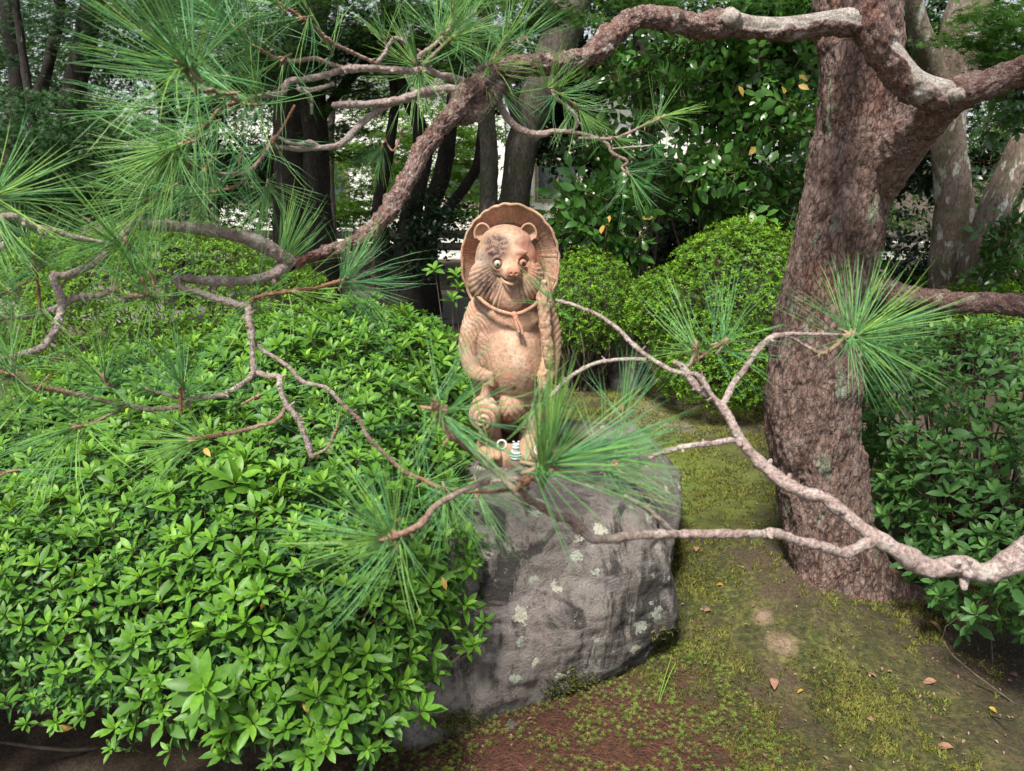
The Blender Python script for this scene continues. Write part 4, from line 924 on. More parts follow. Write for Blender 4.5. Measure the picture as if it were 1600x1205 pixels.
def tuft(px, py, Y, Lpx, dx, dy, tow=.3, kind='full', parent=None, dead=False):
    """axis given as image-plane direction (dx right, dy down) plus 'tow' towards the camera"""
    c = P(px, py, Y); s = 1.12*Lpx/FPX*depth(c)
    ax = np.array([dx, 0, 0.])-UV*dy-FV*tow; ax = ax/np.linalg.norm(ax)
    src = {'full': TFULL, 'narrow': TNARROW, 'sparse': TSPARSE}[kind]; me = src[rp.integers(0, len(src))]
    o = link('needle_tuft', me, None, parent or pine); R = rotmats(ax[None], rp.uniform(0, 6.28, 1))[0]
    M4 = Matrix(np.vstack([np.hstack([R*s, c[:, None]]), [0, 0, 0, 1]]).tolist())
    o.matrix_basis = M4
    return o
# ---- left spray, from the fork at (450, 413)
B = {}
def tw(key, rows, tint=0, seed=1, knots=.22): B[key], _ = twig(rows, tint, seed, knots); return B[key]
tw('a', [(455, 412, 1.2, 22), (432, 396, 1.18, 22), (400, 378, 1.16, 21), (370, 368, 1.14, 20), (330, 362, 1.12, 19), (285, 355, 1.1, 19), (245, 352, 1.08, 18), (212, 350, 1.06, 19), (195, 362, 1.05, 15), (180, 378, 1.04, 15), (160, 400, 1.03, 15), (135, 418, 1.02, 14), (105, 430, 1.01, 14), (82, 432, 1.0, 14)], 0, 2)
tw('b', [(82, 432, 1.0, 12), (92, 455, .99, 15), (100, 475, .98, 14), (92, 500, .97, 13), (82, 525, .96, 13), (68, 543, .95, 12), (40, 552, .94, 9), (0, 562, .92, 7), (-30, 575, .9, 6)], 0, 3)
tw('c', [(102, 474, .98, 9), (80, 482, .98, 9), (50, 492, .97, 9), (0, 497, .96, 8), (-40, 500, .95, 7)], (0, .4), 4)
tw('d', [(102, 474, .98, 10), (130, 462, .99, 10), (155, 463, 1.0, 9), (176, 452, 1.0, 9), (192, 463, 1.01, 8), (215, 463, 1.01, 8), (230, 463, 1.02, 7)], (0, .8), 5)
tw('e', [(186, 384, 1.04, 9), (150, 378, 1.02, 8), (110, 370, 1.0, 10), (70, 357, .98, 11), (35, 345, .96, 12), (20, 338, .95, 14), (-20, 342, .93, 11), (-60, 350, .9, 11)], 0, 6)
tw('f', [(450, 414, 1.2, 22), (428, 428, 1.17, 18), (395, 437, 1.15, 15), (345, 439, 1.13, 15), (300, 436, 1.12, 15), (276, 434, 1.11, 14), (283, 450, 1.10, 11), (305, 456, 1.1, 12), (340, 466, 1.1, 11), (372, 476, 1.1, 11), (392, 476, 1.1, 14)], 0, 7, .35)
tw('g', [(391, 474, 1.1, 13), (390, 495, 1.09, 11), (394, 520, 1.08, 11), (395, 545, 1.07, 10), (398, 580, 1.06, 10)], 0, 8)
tw('h', [(394, 525, 1.08, 6), (410, 548, 1.08, 7), (430, 560, 1.08, 7), (452, 575, 1.08, 7), (475, 596, 1.08, 7), (510, 606, 1.08, 7), (535, 630, 1.08, 7), (560, 657, 1.08, 7), (580, 688, 1.08, 7), (605, 712, 1.08, 7), (630, 735, 1.08, 7), (660, 748, 1.08, 6), (700, 766, 1.08, 5)], (0, 1), 9)
tw('i', [(398, 580, 1.06, 9), (385, 596, 1.05, 9), (350, 616, 1.04, 9), (310, 622, 1.03, 9), (290, 632, 1.02, 8), (240, 640, 1.0, 8), (180, 630, .97, 8), (120, 617, .94, 9), (60, 605, .91, 9), (20, 590, .89, 9), (0, 582, .88, 9)], (0, 1), 10)
tw('j', [(398, 580, 1.06, 9), (418, 586, 1.06, 9), (435, 588, 1.06, 10), (438, 610, 1.05, 9), (446, 632, 1.05, 9), (465, 652, 1.05, 9), (476, 682, 1.05, 9), (488, 715, 1.05, 9)], 0, 11, .4)
tw('k', [(447, 636, 1.05, 6), (432, 658, 1.04, 7), (400, 668, 1.03, 7), (350, 680, 1.01, 7), (300, 686, .99, 7)], (.5, 1), 12)
tw('l', [(392, 466, 1.1, 5), (420, 460, 1.1, 6), (460, 455, 1.1, 6), (500, 450, 1.1, 6), (535, 437, 1.1, 7)], 1, 13)
tw('m', [(310, 622, 1.03, 5), (280, 622, 1.02, 6), (250, 614, 1.01, 6), (232, 610, 1.0, 4)], 0, 14)
tw('n', [(283, 648, 1.0, 5), (282, 625, 1.0, 6), (284, 600, 1.0, 6)], 1, 15)
tw('o', [(185, 640, .97, 5), (150, 660, .93, 5), (118, 668, .9, 6)], (.3, 1), 16)
tw('p', [(60, 490, .96, 4), (62, 460, .96, 5), (55, 420, .95, 5), (52, 400, .95, 6)], 1, 17)
tw('q', [(-10, 470, .93, 5), (20, 450, .95, 5), (60, 435, .97, 4)], 1, 18)
tw('r', [(186, 622, .98, 4), (175, 605, .97, 5), (160, 588, .96, 5)], (.3, 1), 19)
tw('s', [(488, 712, 1.05, 4), (510, 700, 1.06, 5), (526, 672, 1.07, 5)], (.4, .8), 20)
T = tuft
T(230, 462, 1.02, 125, .05, .0, .7, 'sparse', B['d']); T(222, 440, 1.02, 120, -.2, -.9, .4, 'sparse', B['d']); T(236, 430, 1.03, 110, -.2, -1, .1, 'narrow', B['d'])
T(395, 470, 1.1, 105, .1, .2, .9, 'sparse', B['g']); T(438, 412, 1.2, 110, .4, -1, .1, 'narrow', B['f']); T(440, 405, 1.2, 120, .2, -1, -.1, 'narrow', B['f'])
T(548, 440, 1.1, 115, 1, -.1, .1, 'full', B['l']); T(540, 436, 1.1, 100, .6, -.9, .1, 'narrow', B['l']); T(460, 455, 1.1, 100, 1, .1, .3, 'sparse', B['l'])
T(-5, 580, .88, 150, -.6, -.2, .4, 'full', B['i']); T(20, 560, .9, 120, .2, -1, .3, 'sparse', B['i']); T(118, 668, .9, 150, -.2, .2, 1., 'full', B['o']); T(300, 688, .99, 130, -1, .1, .5, 'full', B['k'])
T(284, 602, 1.0, 120, .0, -.9, .4, 'full', B['n']); T(160, 590, .96, 110, -.3, -.9, .4, 'full', B['r']); T(186, 640, .97, 110, -.8, .5, .4, 'sparse', B['i']); T(400, 620, 1.05, 130, 1, -.5, .2, 'sparse', B['i'])
T(52, 400, .95, 105, .2, -1, .1, 'full', B['p']); T(10, 455, .94, 110, -.5, -.2, .4, 'full', B['q']); T(0, 500, .95, 120, -.5, .2, .6, 'full', B['c']); T(60, 480, .96, 90, .2, .6, .6, 'sparse', B['c']); T(-10, 565, .92, 120, -.3, .9, .3, 'full', B['b'])
T(190, 380, 1.04, 130, -.2, -.4, .9, 'full', B['a']); T(195, 375, 1.04, 125, .1, .8, .7, 'sparse', B['a']); T(-5, 305, .9, 150, .8, -.2, .3, 'full', B['e']); T(-20, 345, .93, 130, -.2, .9, .3, 'full', B['e']); T(60, 420, .95, 90, -.2, .5, .6, 'sparse', B['e'])
T(526, 668, 1.07, 90, .2, -.9, .3, 'sparse', B['s']); T(232, 608, 1.0, 80, -.8, -.5, .4, 'sparse', B['m']); T(700, 768, 1.08, 90, .8, .2, .3, 'sparse', B['h']); T(665, 752, 1.08, 90, .8, -.5, .3, 'sparse', B['h']); T(60, 605, .91, 120, -.4, .8, .5, 'sparse', B['i'])
T(0, 740, .82, 150, -.5, .1, .7, 'sparse', B['i'])
# ---- top left spray, from the knot
tw('A', [(745, 150, 1.52, 16), (715, 142, 1.5, 14), (690, 140, 1.48, 14), (655, 147, 1.45, 14), (620, 158, 1.42, 13), (585, 162, 1.4, 12), (550, 163, 1.37, 11), (520, 165, 1.35, 10)], 0, 31, .3)
tw('C', [(690, 145, 1.48, 12), (640, 150, 1.45, 12), (605, 165, 1.42, 12), (575, 185, 1.4, 11), (552, 205, 1.37, 11), (530, 226, 1.35, 10), (500, 232, 1.33, 9), (460, 232, 1.31, 8), (422, 228, 1.29, 7)], 0, 32, .3)
tw('D', [(760, 145, 1.55, 14), (715, 125, 1.52, 12), (670, 112, 1.48, 11), (620, 110, 1.44, 12), (570, 107, 1.4, 12), (535, 108, 1.37, 12), (510, 116, 1.35, 11), (480, 122, 1.33, 10), (450, 128, 1.31, 10), (440, 146, 1.3, 9), (400, 152, 1.28, 9)], 0, 33, .4)
tw('E', [(600, 106, 1.43, 5), (570, 92, 1.4, 6), (540, 78, 1.37, 6), (515, 66, 1.35, 8), (490, 42, 1.32, 6), (460, 20, 1.3, 6), (430, 2, 1.28, 6)], (.3, 1), 34)
tw('F', [(590, 100, 1.42, 8), (600, 85, 1.42, 7), (610, 66, 1.42, 7), (622, 60, 1.42, 7), (635, 70, 1.43, 6)], 0, 35)
tw('G', [(535, 108, 1.37, 7), (510, 98, 1.35, 8), (490, 92, 1.34, 8), (460, 97, 1.32, 7), (430, 92, 1.3, 7), (405, 78, 1.28, 6), (385, 66, 1.27, 6)], (.3, 1), 36)
tw('H', [(400, 152, 1.28, 8), (375, 158, 1.22, 7), (360, 150, 1.1, 7), (340, 143, 1.0, 7), (315, 142, .92, 7), (300, 128, .86, 7), (290, 108, .82, 7)], (.2, 1), 37)
tw('I', [(520, 132, 1.36, 6), (490, 140, 1.33, 7), (465, 138, 1.31, 7), (485, 150, 1.32, 6), (487, 178, 1.33, 5)], 0, 38)
tw('J', [(500, 232, 1.33, 6), (485, 222, 1.32, 7), (460, 225, 1.3, 7), (430, 215, 1.29, 6), (415, 240, 1.26, 6), (395, 262, 1.24, 7), (370, 272, 1.2, 7), (340, 272, 1.16, 6), (310, 262, 1.1, 6), (260, 240, 1.04, 6)], (0, 1), 39)
tw('K', [(325, 190, 1.1, 5), (310, 205, 1.08, 6), (285, 226, 1.05, 6)], 1, 40)
tw('L', [(375, 158, 1.22, 6), (350, 165, 1.18, 6), (325, 190, 1.12, 5)], (.4, 1), 41)
tw('Mx', [(460, 165, 1.3, 4), (445, 195, 1.28, 4), (425, 225, 1.27, 5)], 1, 42)
tw('Nx', [(395, 262, 1.24, 5), (370, 290, 1.2, 5), (325, 302, 1.16, 5)], (.2, 1), 43)
tw('O', [(660, 112, 1.48, 8), (650, 95, 1.47, 8), (680, 70, 1.48, 7), (700, 45, 1.5, 6), (708, 10, 1.5, 5)], (.1, .6), 44)
tw('Pp', [(655, 108, 1.47, 7), (680, 85, 1.47, 6), (705, 62, 1.48, 6)], (.2, 1), 45)
tw('Q', [(600, 215, 1.45, 3), (615, 235, 1.42, 3), (630, 202, 1.45, 3)], 1, 46)
tw('R', [(757, 108, 1.56, 6), (775, 85, 1.58, 5), (790, 62, 1.6, 4)], (.2, 1), 47)
for a in [(285, 98, .82, 185, -.25, -.1, .9, 'full', 'H'), (282, 96, .82, 190, -.5, -.5, .5, 'narrow', 'H'), (388, 164, 1.22, 130, -.5, .3, .8, 'full', 'H'), (345, 148, 1.0, 150, -.7, .3, .5, 'sparse', 'H'),
          (430, 2, 1.28, 120, -.6, -.6, .3, 'full', 'E'), (512, 66, 1.35, 105, -.2, -.5, .7, 'sparse', 'E'), (470, 28, 1.3, 100, -.5, .3, .4, 'sparse', 'E'), (385, 66, 1.27, 120, -.9, -.3, .4, 'full', 'G'), (440, 92, 1.3, 110, -.4, .5, .5, 'sparse', 'G'),
          (395, 152, 1.27, 120, -.9, .4, .4, 'full', 'D'), (430, 145, 1.3, 110, -.5, .9, .5, 'sparse', 'D'), (255, 236, 1.04, 135, -1, .3, .4, 'full', 'J'), (262, 240, 1.04, 125, -.7, .8, .3, 'full', 'J'), (320, 265, 1.1, 130, -.4, .9, .3, 'full', 'J'),
          (285, 226, 1.05, 130, -.9, .5, .5, 'full', 'K'), (325, 195, 1.1, 120, -.5, .5, .6, 'full', 'L'), (420, 228, 1.28, 110, -.5, .8, .4, 'sparse', 'Mx'), (415, 300, 1.27, 105, -.1, 1, .2, 'full', 'C'), (330, 300, 1.16, 120, -.6, .9, .3, 'full', 'Nx'), (325, 302, 1.15, 120, -1, .3, .3, 'full', 'Nx'),
          (235, 310, 1.05, 120, -.8, .5, .4, 'full', 'Nx'), (375, 250, 1.2, 110, -.1, 1, .3, 'sparse', 'J'), (650, 100, 1.47, 95, -.3, -.4, .7, 'full', 'O'), (708, 8, 1.5, 95, .2, -.9, .3, 'full', 'O'), (690, 55, 1.49, 95, .5, -.3, .6, 'full', 'O'), (706, 60, 1.48, 90, .8, -.4, .4, 'full', 'Pp'), (655, 110, 1.46, 100, .2, .8, .7, 'sparse', 'Pp'),
          (600, 60, 1.42, 80, -.2, -.9, .4, 'sparse', 'F'), (595, 235, 1.44, 60, -.2, 1, .2, 'narrow', 'Q'), (590, 238, 1.44, 65, -.5, .8, .2, 'narrow', 'Q'), (790, 60, 1.6, 95, .5, -.8, .3, 'full', 'R'), (765, 100, 1.55, 85, .6, -.1, .6, 'full', 'R'),
          (720, 50, 1.5, 90, .9, -.2, .3, 'full', 'Pp'), (740, 20, 1.52, 90, .9, -.6, .3, 'sparse', 'Pp'), (350, 30, 1.25, 130, -.8, -.5, .4, 'full', 'G'), (330, 120, 1.15, 130, -.9, .2, .4, 'full', 'G'), (230, 170, 1.1, 120, -1, .2, .3, 'sparse', 'L'), (260, 300, 1.1, 130, -.6, .7, .4, 'full', 'Nx'), (780, 140, 1.56, 90, .5, .8, .4, 'sparse', 'R'), (820, 60, 1.62, 80, .9, -.5, .3, 'sparse', 'R')]:
    T(*a[:-1], B[a[-1]])
# ---- right spray from the knot
tw('a2', [(760, 130, 1.57, 18), (778, 155, 1.58, 14), (786, 175, 1.58, 12), (803, 195, 1.58, 12), (825, 207, 1.58, 12), (850, 210, 1.58, 11), (865, 206, 1.58, 9), (890, 207, 1.58, 7), (915, 210, 1.58, 6), (945, 222, 1.58, 6), (958, 240, 1.58, 6), (980, 252, 1.58, 5), (972, 262, 1.58, 4), (985, 275, 1.57, 4)], (0, .5), 51, .3)
tw('b2', [(862, 206, 1.58, 7), (893, 203, 1.58, 6), (902, 188, 1.58, 6), (888, 168, 1.58, 5), (868, 152, 1.58, 5), (862, 140, 1.58, 5)], 0, 52)
tw('c2', [(905, 216, 1.58, 5), (940, 217, 1.58, 5), (970, 213, 1.59, 5), (1000, 200, 1.6, 5), (1035, 183, 1.6, 4)], (.1, 1), 53)
tw('d2', [(950, 233, 1.58, 3), (980, 230, 1.58, 3), (1020, 227, 1.58, 3)], 0, 54)
tw('e2', [(864, 140, 1.58, 3), (885, 152, 1.58, 3), (905, 172, 1.58, 4)], 1, 55)
for a in [(1036, 182, 1.6, 72, 1, -.2, .2, 'full', 'c2'), (1000, 198, 1.6, 60, .8, -.4, .3, 'sparse', 'c2'), (985, 275, 1.57, 78, .4, .9, .2, 'full', 'a2'), (1021, 230, 1.58, 32, .1, .5, .7, 'full', 'd2'), (862, 138, 1.58, 70, .5, .3, .6, 'full', 'b2'), (905, 172, 1.58, 75, .5, .9, .2, 'full', 'e2'), (880, 150, 1.58, 75, .6, .5, .4, 'full', 'e2'), (960, 215, 1.58, 60, .5, .3, .5, 'sparse', 'c2')]:
    T(*a[:-1], B[a[-1]])
# ---- near branch low on the right
tw('F1', [(1725, 785, .72, 46), (1655, 822, .72, 46), (1598, 868, .725, 44), (1560, 890, .73, 40), (1530, 893, .73, 42), (1500, 884, .73, 38), (1465, 888, .73, 38), (1430, 880, .73, 40), (1400, 860, .73, 34), (1365, 840, .735, 38)], 0, 61, .18)
tw('F2', [(1365, 838, .735, 28), (1330, 810, .75, 24), (1290, 782, .77, 23), (1245, 765, .78, 24), (1210, 742, .8, 22), (1180, 715, .81, 20), (1155, 685, .82, 19), (1140, 655, .83, 17), (1125, 632, .84, 18)], 0, 62)
tw('F3', [(1125, 632, .84, 14), (1100, 612, .85, 15), (1080, 590, .86, 14), (1068, 575, .87, 12), (1054, 566, .87, 9)], 0, 63)
tw('F4', [(1150, 675, .82, 9), (1135, 650, .83, 10), (1110, 615, .84, 10), (1095, 592, .85, 11), (1084, 583, .86, 9), (1070, 588, .86, 7)], 0, 64)
tw('F5', [(1127, 632, .84, 13), (1145, 605, .85, 13), (1165, 575, .86, 12), (1185, 545, .87, 12), (1207, 526, .88, 12), (1240, 522, .89, 8), (1285, 522, .9, 6), (1320, 523, .9, 5)], 0, 65)
tw('F6', [(1210, 526, .88, 8), (1235, 527, .89, 7), (1258, 540, .9, 7), (1285, 551, .9, 7), (1320, 530, .9, 5)], (0, 1), 66)
tw('F7', [(1070, 585, .86, 9), (1045, 577, .87, 9), (1015, 558, .88, 9), (990, 538, .89, 9), (968, 515, .9, 8), (940, 495, .91, 7), (905, 480, .92, 6), (868, 470, .93, 6)], 0, 67)
tw('F8', [(1010, 560, .88, 8), (975, 562, .88, 7), (935, 568, .88, 8), (900, 582, .87, 8), (875, 602, .87, 9), (858, 620, .86, 8)], 0, 68)
tw('F9', [(1065, 575, .87, 8), (1080, 568, .87, 8), (1086, 552, .87, 8), (1088, 540, .87, 7)], (.3, 1), 69)
tw('F10', [(1082, 566, .87, 6), (1105, 552, .87, 6), (1132, 534, .87, 6)], 1, 70)
tw('F11', [(1160, 695, .81, 10), (1145, 688, .81, 11), (1110, 692, .80, 11), (1070, 698, .79, 11), (1040, 705, .79, 11), (1020, 712, .78, 8)], 0, 71)
tw('G1', [(1365, 840, .735, 28), (1345, 852, .73, 22), (1315, 863, .72, 20), (1285, 852, .71, 19), (1240, 843, .70, 18), (1205, 834, .69, 20), (1190, 835, .69, 17), (1130, 834, .67, 17), (1060, 834, .65, 17), (1000, 838, .63, 17), (950, 842, .61, 17), (925, 843, .6, 19), (905, 828, .6, 20)], (0, .15), 72)
tw('G2', [(905, 828, .6, 17), (893, 812, .6, 20), (870, 805, .59, 16), (840, 788, .58, 16), (805, 765, .57, 17), (775, 738, .57, 15), (740, 708, .56, 15), (708, 680, .55, 15), (690, 655, .55, 16), (680, 632, .545, 16)], (.3, .9), 73)
tw('G3', [(812, 750, .57, 12), (780, 752, .57, 11), (745, 760, .58, 11), (710, 776, .58, 11), (680, 795, .58, 13), (655, 822, .58, 13), (620, 838, .58, 12), (600, 842, .58, 12)], (.1, .9), 74)
tw('G4', [(805, 765, .57, 12), (825, 752, .56, 14), (845, 738, .56, 14), (852, 728, .555, 16)], 1, 75)
tw('G5', [(1052, 832, .65, 9), (1030, 812, .64, 10), (1008, 795, .64, 10), (975, 775, .63, 9)], 0, 76)
tw('G6', [(805, 765, .57, 8), (760, 768, .60, 6), (700, 765, .66, 6), (655, 745, .7, 5)], 1, 77)
for a in [(680, 628, .545, 140, -.3, -.3, .8, 'sparse', 'G2'), (690, 650, .55, 150, .4, -.3, .6, 'sparse', 'G2'), (690, 640, .55, 170, .9, .1, .3, 'sparse', 'G2'), (852, 728, .555, 190, .2, -.9, .5, 'narrow', 'G4'), (856, 726, .555, 215, .9, -.35, .3, 'narrow', 'G4'), (856, 730, .555, 215, .95, .15, .3, 'sparse', 'G4'), (848, 736, .56, 175, .0, -1, .2, 'narrow', 'G4'),
          (600, 842, .58, 165, -.8, -.1, .4, 'full', 'G3'), (610, 838, .58, 150, -.4, .8, .3, 'sparse', 'G3'), (615, 836, .58, 140, -.2, -1, .2, 'narrow', 'G3'), (745, 770, .7, 120, .1, .9, .4, 'full', 'G3'), (700, 775, .66, 110, .4, .9, .3, 'full', 'G6'), (760, 690, .62, 130, -.2, -.2, .8, 'sparse', 'G4'), (960, 725, .65, 140, .6, -.5, .4, 'sparse', 'F11'), (955, 715, .66, 130, .9, .1, .4, 'full', 'F11'), (1018, 714, .78, 90, -.9, .1, .4, 'sparse', 'F11'),
          (1088, 540, .87, 125, -.15, -1, .1, 'sparse', 'F9'), (1086, 545, .87, 100, -.6, -.3, .4, 'sparse', 'F9'), (1134, 533, .87, 115, .9, -.25, .3, 'sparse', 'F10'), (1134, 533, .87, 120, .5, -.8, .2, 'sparse', 'F10'), (1335, 524, .9, 130, .1, -1, .2, 'narrow', 'F5'), (1340, 524, .9, 150, .9, -.3, .2, 'narrow', 'F5'), (1340, 528, .9, 150, .9, .5, .2, 'narrow', 'F6'), (1336, 526, .9, 130, .3, -.2, .9, 'full', 'F6'), (1325, 524, .9, 120, -.6, .6, .4, 'sparse', 'F5'), (862, 470, .93, 80, -.6, -.6, .3, 'sparse', 'F7'), (858, 622, .86, 90, -.6, .5, .3, 'sparse', 'F8'), (975, 640, .8, 100, .1, -1, .2, 'narrow', 'F11')]:
    T(*a[:-1], B[a[-1]])
# ---- crown boughs added above the frame to shade trunk foot and ground at right
def crown_bough(pts, n, spread, seed):
    rng = np.random.default_rng(seed); V, F, S, A, R, NN = tube(np.array(pts), 12, .06, True, (.5, .4), seed); V += NN*(.004*vnoise(V*40, 3))[:, None]
    b = part('bough', V, F, M['limb'], pine, True, {'tint': np.zeros(len(V)), 'plate': vnoise(V*50, 4)*.5+.5, 'bare': np.zeros(len(V))}); c = catmull(np.array(pts), .05)
    for k in range(n):
        q = c[rng.integers(len(c)//3, len(c)), :3]; d = rng.normal(0, spread, 3); d[2] = abs(d[2])*.6; e = q+d
        px_, py_ = proj(e)
        if depth(e) > .2 and -250 < px_ < 1850 and -130 < py_ < 1400: continue
        V, F, *_ = tube(np.array([[*q, .006], [*((q+e)/2+[0, 0, .03]), .005], [*e, .004]]), 6, .08); part('branch', V, F, M['twig'], pine, True, {'tint': np.full(len(V), .4)})
        o = link('needle_tuft', TFULL[k % 5], None, pine); ax = np.array([*(d[:2]*2), .7])+rng.normal(0, .2, 3); Rm = rotmats(ax[None], rng.uniform(0, 6, 1))[0]
        o.matrix_basis = Matrix(np.vstack([np.hstack([Rm*.17, e[:, None]]), [0, 0, 0, 1]]).tolist())
crown_bough([(1.2, 2.5, 2.9, .07), (1.0, 1.7, 3.1, .06), (.9, .9, 3.1, .045), (1.0, .2, 3.05, .03), (1.3, -.3, 3.0, .015)], 80, .28, 5)
crown_bough([(1.2, 2.5, 3.3, .07), (1.8, 2.1, 3.4, .06), (2.3, 1.5, 3.4, .045), (2.5, .8, 3.3, .02)], 60, .3, 6)
crown_bough([(1.2, 2.5, 3.5, .06), (1.6, 3.0, 3.7, .05), (2.4, 3.4, 3.7, .03)], 50, .3, 7)
# ============================================================ BACKGROUND TREES, HEDGE, FENCE, BUILDING
rb = np.random.default_rng(77)
def tree(name, label, rows, mat, group=None, cat='tree', ns=22, branches=(), up=None, crown=None):
    """rows px,py,Y,w; the lowest row is dropped to the ground"""
    pr = pw(rows); b = pr[0].copy(); b[2] = -.05; b[3] *= 1.25; pr = np.vstack([b, pr]) if pr[0, 2] > .02 else pr
    top = pr[-1]; root = empty(name, (pr[0, 0], pr[0, 1], 0)); tag(root, label, cat, group)
    d = pr[-1, :3]-pr[-2, :3]; d /= np.linalg.norm(d); d = d*.7+np.array([0, 0, .5])
    pr = np.vstack([pr, [*(top[:3]+d*1.0), top[3]*.75], [*(top[:3]+d*2.0+np.array([0, 0, .3])), top[3]*.5]])
    V, F, S, A, R, NN = tube(pr, ns, .05, True, (.25, .6), int(abs(pr[0, 0])*100)); V += NN*(R*.14*fbm(V*5, 4, 3)+.006*vnoise(V*24, 5))[:, None]
    part('trunk', V, F, M[mat], root)
    for br in branches:
        q = pw(br); V, F, S, A, R, NN = tube(q, 10, .05, True, (.5, .4), 3); V += NN*(R*.15*fbm(V*6, 3, 3))[:, None]; part('branch', V, F, M[mat], root)
    return root, pr
def star_t(lobes=5, cut=.38):
    V = [(0, 0, 0)]; F = []; n = lobes*2+1
    for k in range(n):
        a = math.radians(-145+290*k/(n-1)); r = (1.0-.25*abs(a)/2.5) if k % 2 == 0 else cut; 
        V.append((r*math.cos(a)*.5+.0, r*math.sin(a)*.5, -.08*r*(k % 2 == 0)))
    for k in range(1, n): F.append((0, k, k+1))
    return np.array(V), np.array(F), np.zeros(len(V))
STAR = star_t(7, .30); STAR5 = star_t(5, .32)
lv, lf = leaf_t(1, .5, 3, .22, .3, .48); OVAL = (lv, lf, np.zeros(len(lv)))
def sprig_t(rng, n=6, W=.5, segs=3):
    ps = []
    for i in range(n):
        v, f = leaf_t(rng.uniform(.8, 1.05), W, segs, rng.uniform(.1, .3), rng.uniform(.2, .5), .5)
        v = v@rotX(rng.uniform(-.5, .5)).T@rotY(-rng.uniform(0, .7)).T@rotZ((i % 2-.5)*rng.uniform(1.4, 2.4)*(0.25 if i == n-1 else 1)).T+np.array([i*.30, 0, -.04*i]); ps.append((v, f, rng.uniform(-.1, .2)))
    v, f, *_ = tube([(-.6, 0, .1, .02), (0, 0, 0, .018), (n*.3-.3, 0, -.04*n, .012)], 3, .5, False); ps.append((v, quads2tris(f), -1.0))
    return combine(ps)
SPRIG = [sprig_t(rb, n) for n in (5, 6, 7)]
def leafcloud(name, parent, mat, T, pos, size, flat=.6, bias=0., jit=.12, droop=None, kind='stuff'):
    n = len(pos); d = rb.normal(0, 1, (n, 3))*(1-flat)+np.array([0, -.25, 1])*flat; 
    Ts = T if isinstance(T, list) else [T]; Vs, Fs, As, k0 = [], [], [], 0
    kk = rb.integers(0, len(Ts), n); sz = size*rb.uniform(.7, 1.25, n)
    for q, t in enumerate(Ts):
        s = np.where(kk == q)[0]
        if not len(s): continue
        V, F, A = scatter(t, pos[s], rotmats(d[s], rb.uniform(0, 6.28, len(s))), sz[s], rb.uniform(-jit, jit, len(s))+bias)
        A = np.where(A < -.6, -1, A); Vs.append(V); Fs.append(F+k0); As.append(A); k0 += len(V)
    o = part(name, np.concatenate(Vs), np.concatenate(Fs), M[mat], parent, True, {'tint': np.concatenate(As)}); o['kind'] = kind; return o
def clumps(centers, n, spread, sigma=.45):
    """layered clumps: each center (x,y,z,rx,ry,rz)"""
    out = []
    for c in centers:
        m = n; sub = rb.normal(0, 1, (max(3, m//70), 3)); sub /= np.maximum(1, np.linalg.norm(sub, axis=1))[:, None]/1.0
        k = rb.integers(0, len(sub), m); q = sub[k]+rb.normal(0, sigma*.55, (m, 3))*np.array([1, 1, .45]); out.append(np.array(c[:3])+q*np.array(c[3:6]))
    return np.concatenate(out)
def pc(px, py, Y, rx, ry, rz):
    c = P(px, py, Y); s = depth(c)/FPX; return (*c, rx*s, ry, rz*s)
MT = 'trees standing along the back of the garden'
# --- trunks (base rows first)
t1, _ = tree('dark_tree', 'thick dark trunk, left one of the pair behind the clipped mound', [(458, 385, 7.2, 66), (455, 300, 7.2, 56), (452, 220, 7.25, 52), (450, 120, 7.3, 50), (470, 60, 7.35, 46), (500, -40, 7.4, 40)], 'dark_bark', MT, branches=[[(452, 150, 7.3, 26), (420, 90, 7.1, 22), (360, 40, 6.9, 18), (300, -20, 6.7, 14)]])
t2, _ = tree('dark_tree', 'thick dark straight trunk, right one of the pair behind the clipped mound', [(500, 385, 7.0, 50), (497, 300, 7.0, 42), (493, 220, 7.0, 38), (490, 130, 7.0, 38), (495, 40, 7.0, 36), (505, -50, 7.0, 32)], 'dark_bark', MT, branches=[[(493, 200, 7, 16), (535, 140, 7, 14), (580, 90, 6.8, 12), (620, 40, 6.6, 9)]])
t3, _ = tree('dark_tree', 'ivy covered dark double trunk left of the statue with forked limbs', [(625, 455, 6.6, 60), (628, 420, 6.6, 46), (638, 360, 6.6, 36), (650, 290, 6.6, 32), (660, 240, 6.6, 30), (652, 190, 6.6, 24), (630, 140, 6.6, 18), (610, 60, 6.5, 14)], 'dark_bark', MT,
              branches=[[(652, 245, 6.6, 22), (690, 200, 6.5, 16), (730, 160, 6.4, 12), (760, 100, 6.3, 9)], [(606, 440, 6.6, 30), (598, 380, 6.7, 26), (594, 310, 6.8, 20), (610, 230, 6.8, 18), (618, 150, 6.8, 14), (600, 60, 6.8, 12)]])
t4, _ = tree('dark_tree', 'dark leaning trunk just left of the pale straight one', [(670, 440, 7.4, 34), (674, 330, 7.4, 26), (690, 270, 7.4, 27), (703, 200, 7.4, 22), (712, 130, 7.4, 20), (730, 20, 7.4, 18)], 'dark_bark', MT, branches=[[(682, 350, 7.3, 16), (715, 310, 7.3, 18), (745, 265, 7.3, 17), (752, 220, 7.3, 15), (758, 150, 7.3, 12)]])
t5, _ = tree('grey_tree', 'slim pale grey straight trunk directly behind the hat', [(765, 400, 6.3, 34), (765, 320, 6.3, 29), (766, 240, 6.3, 28), (762, 180, 6.3, 27), (758, 90, 6.3, 26), (762, -60, 6.3, 24)], 'grey_bark', MT)
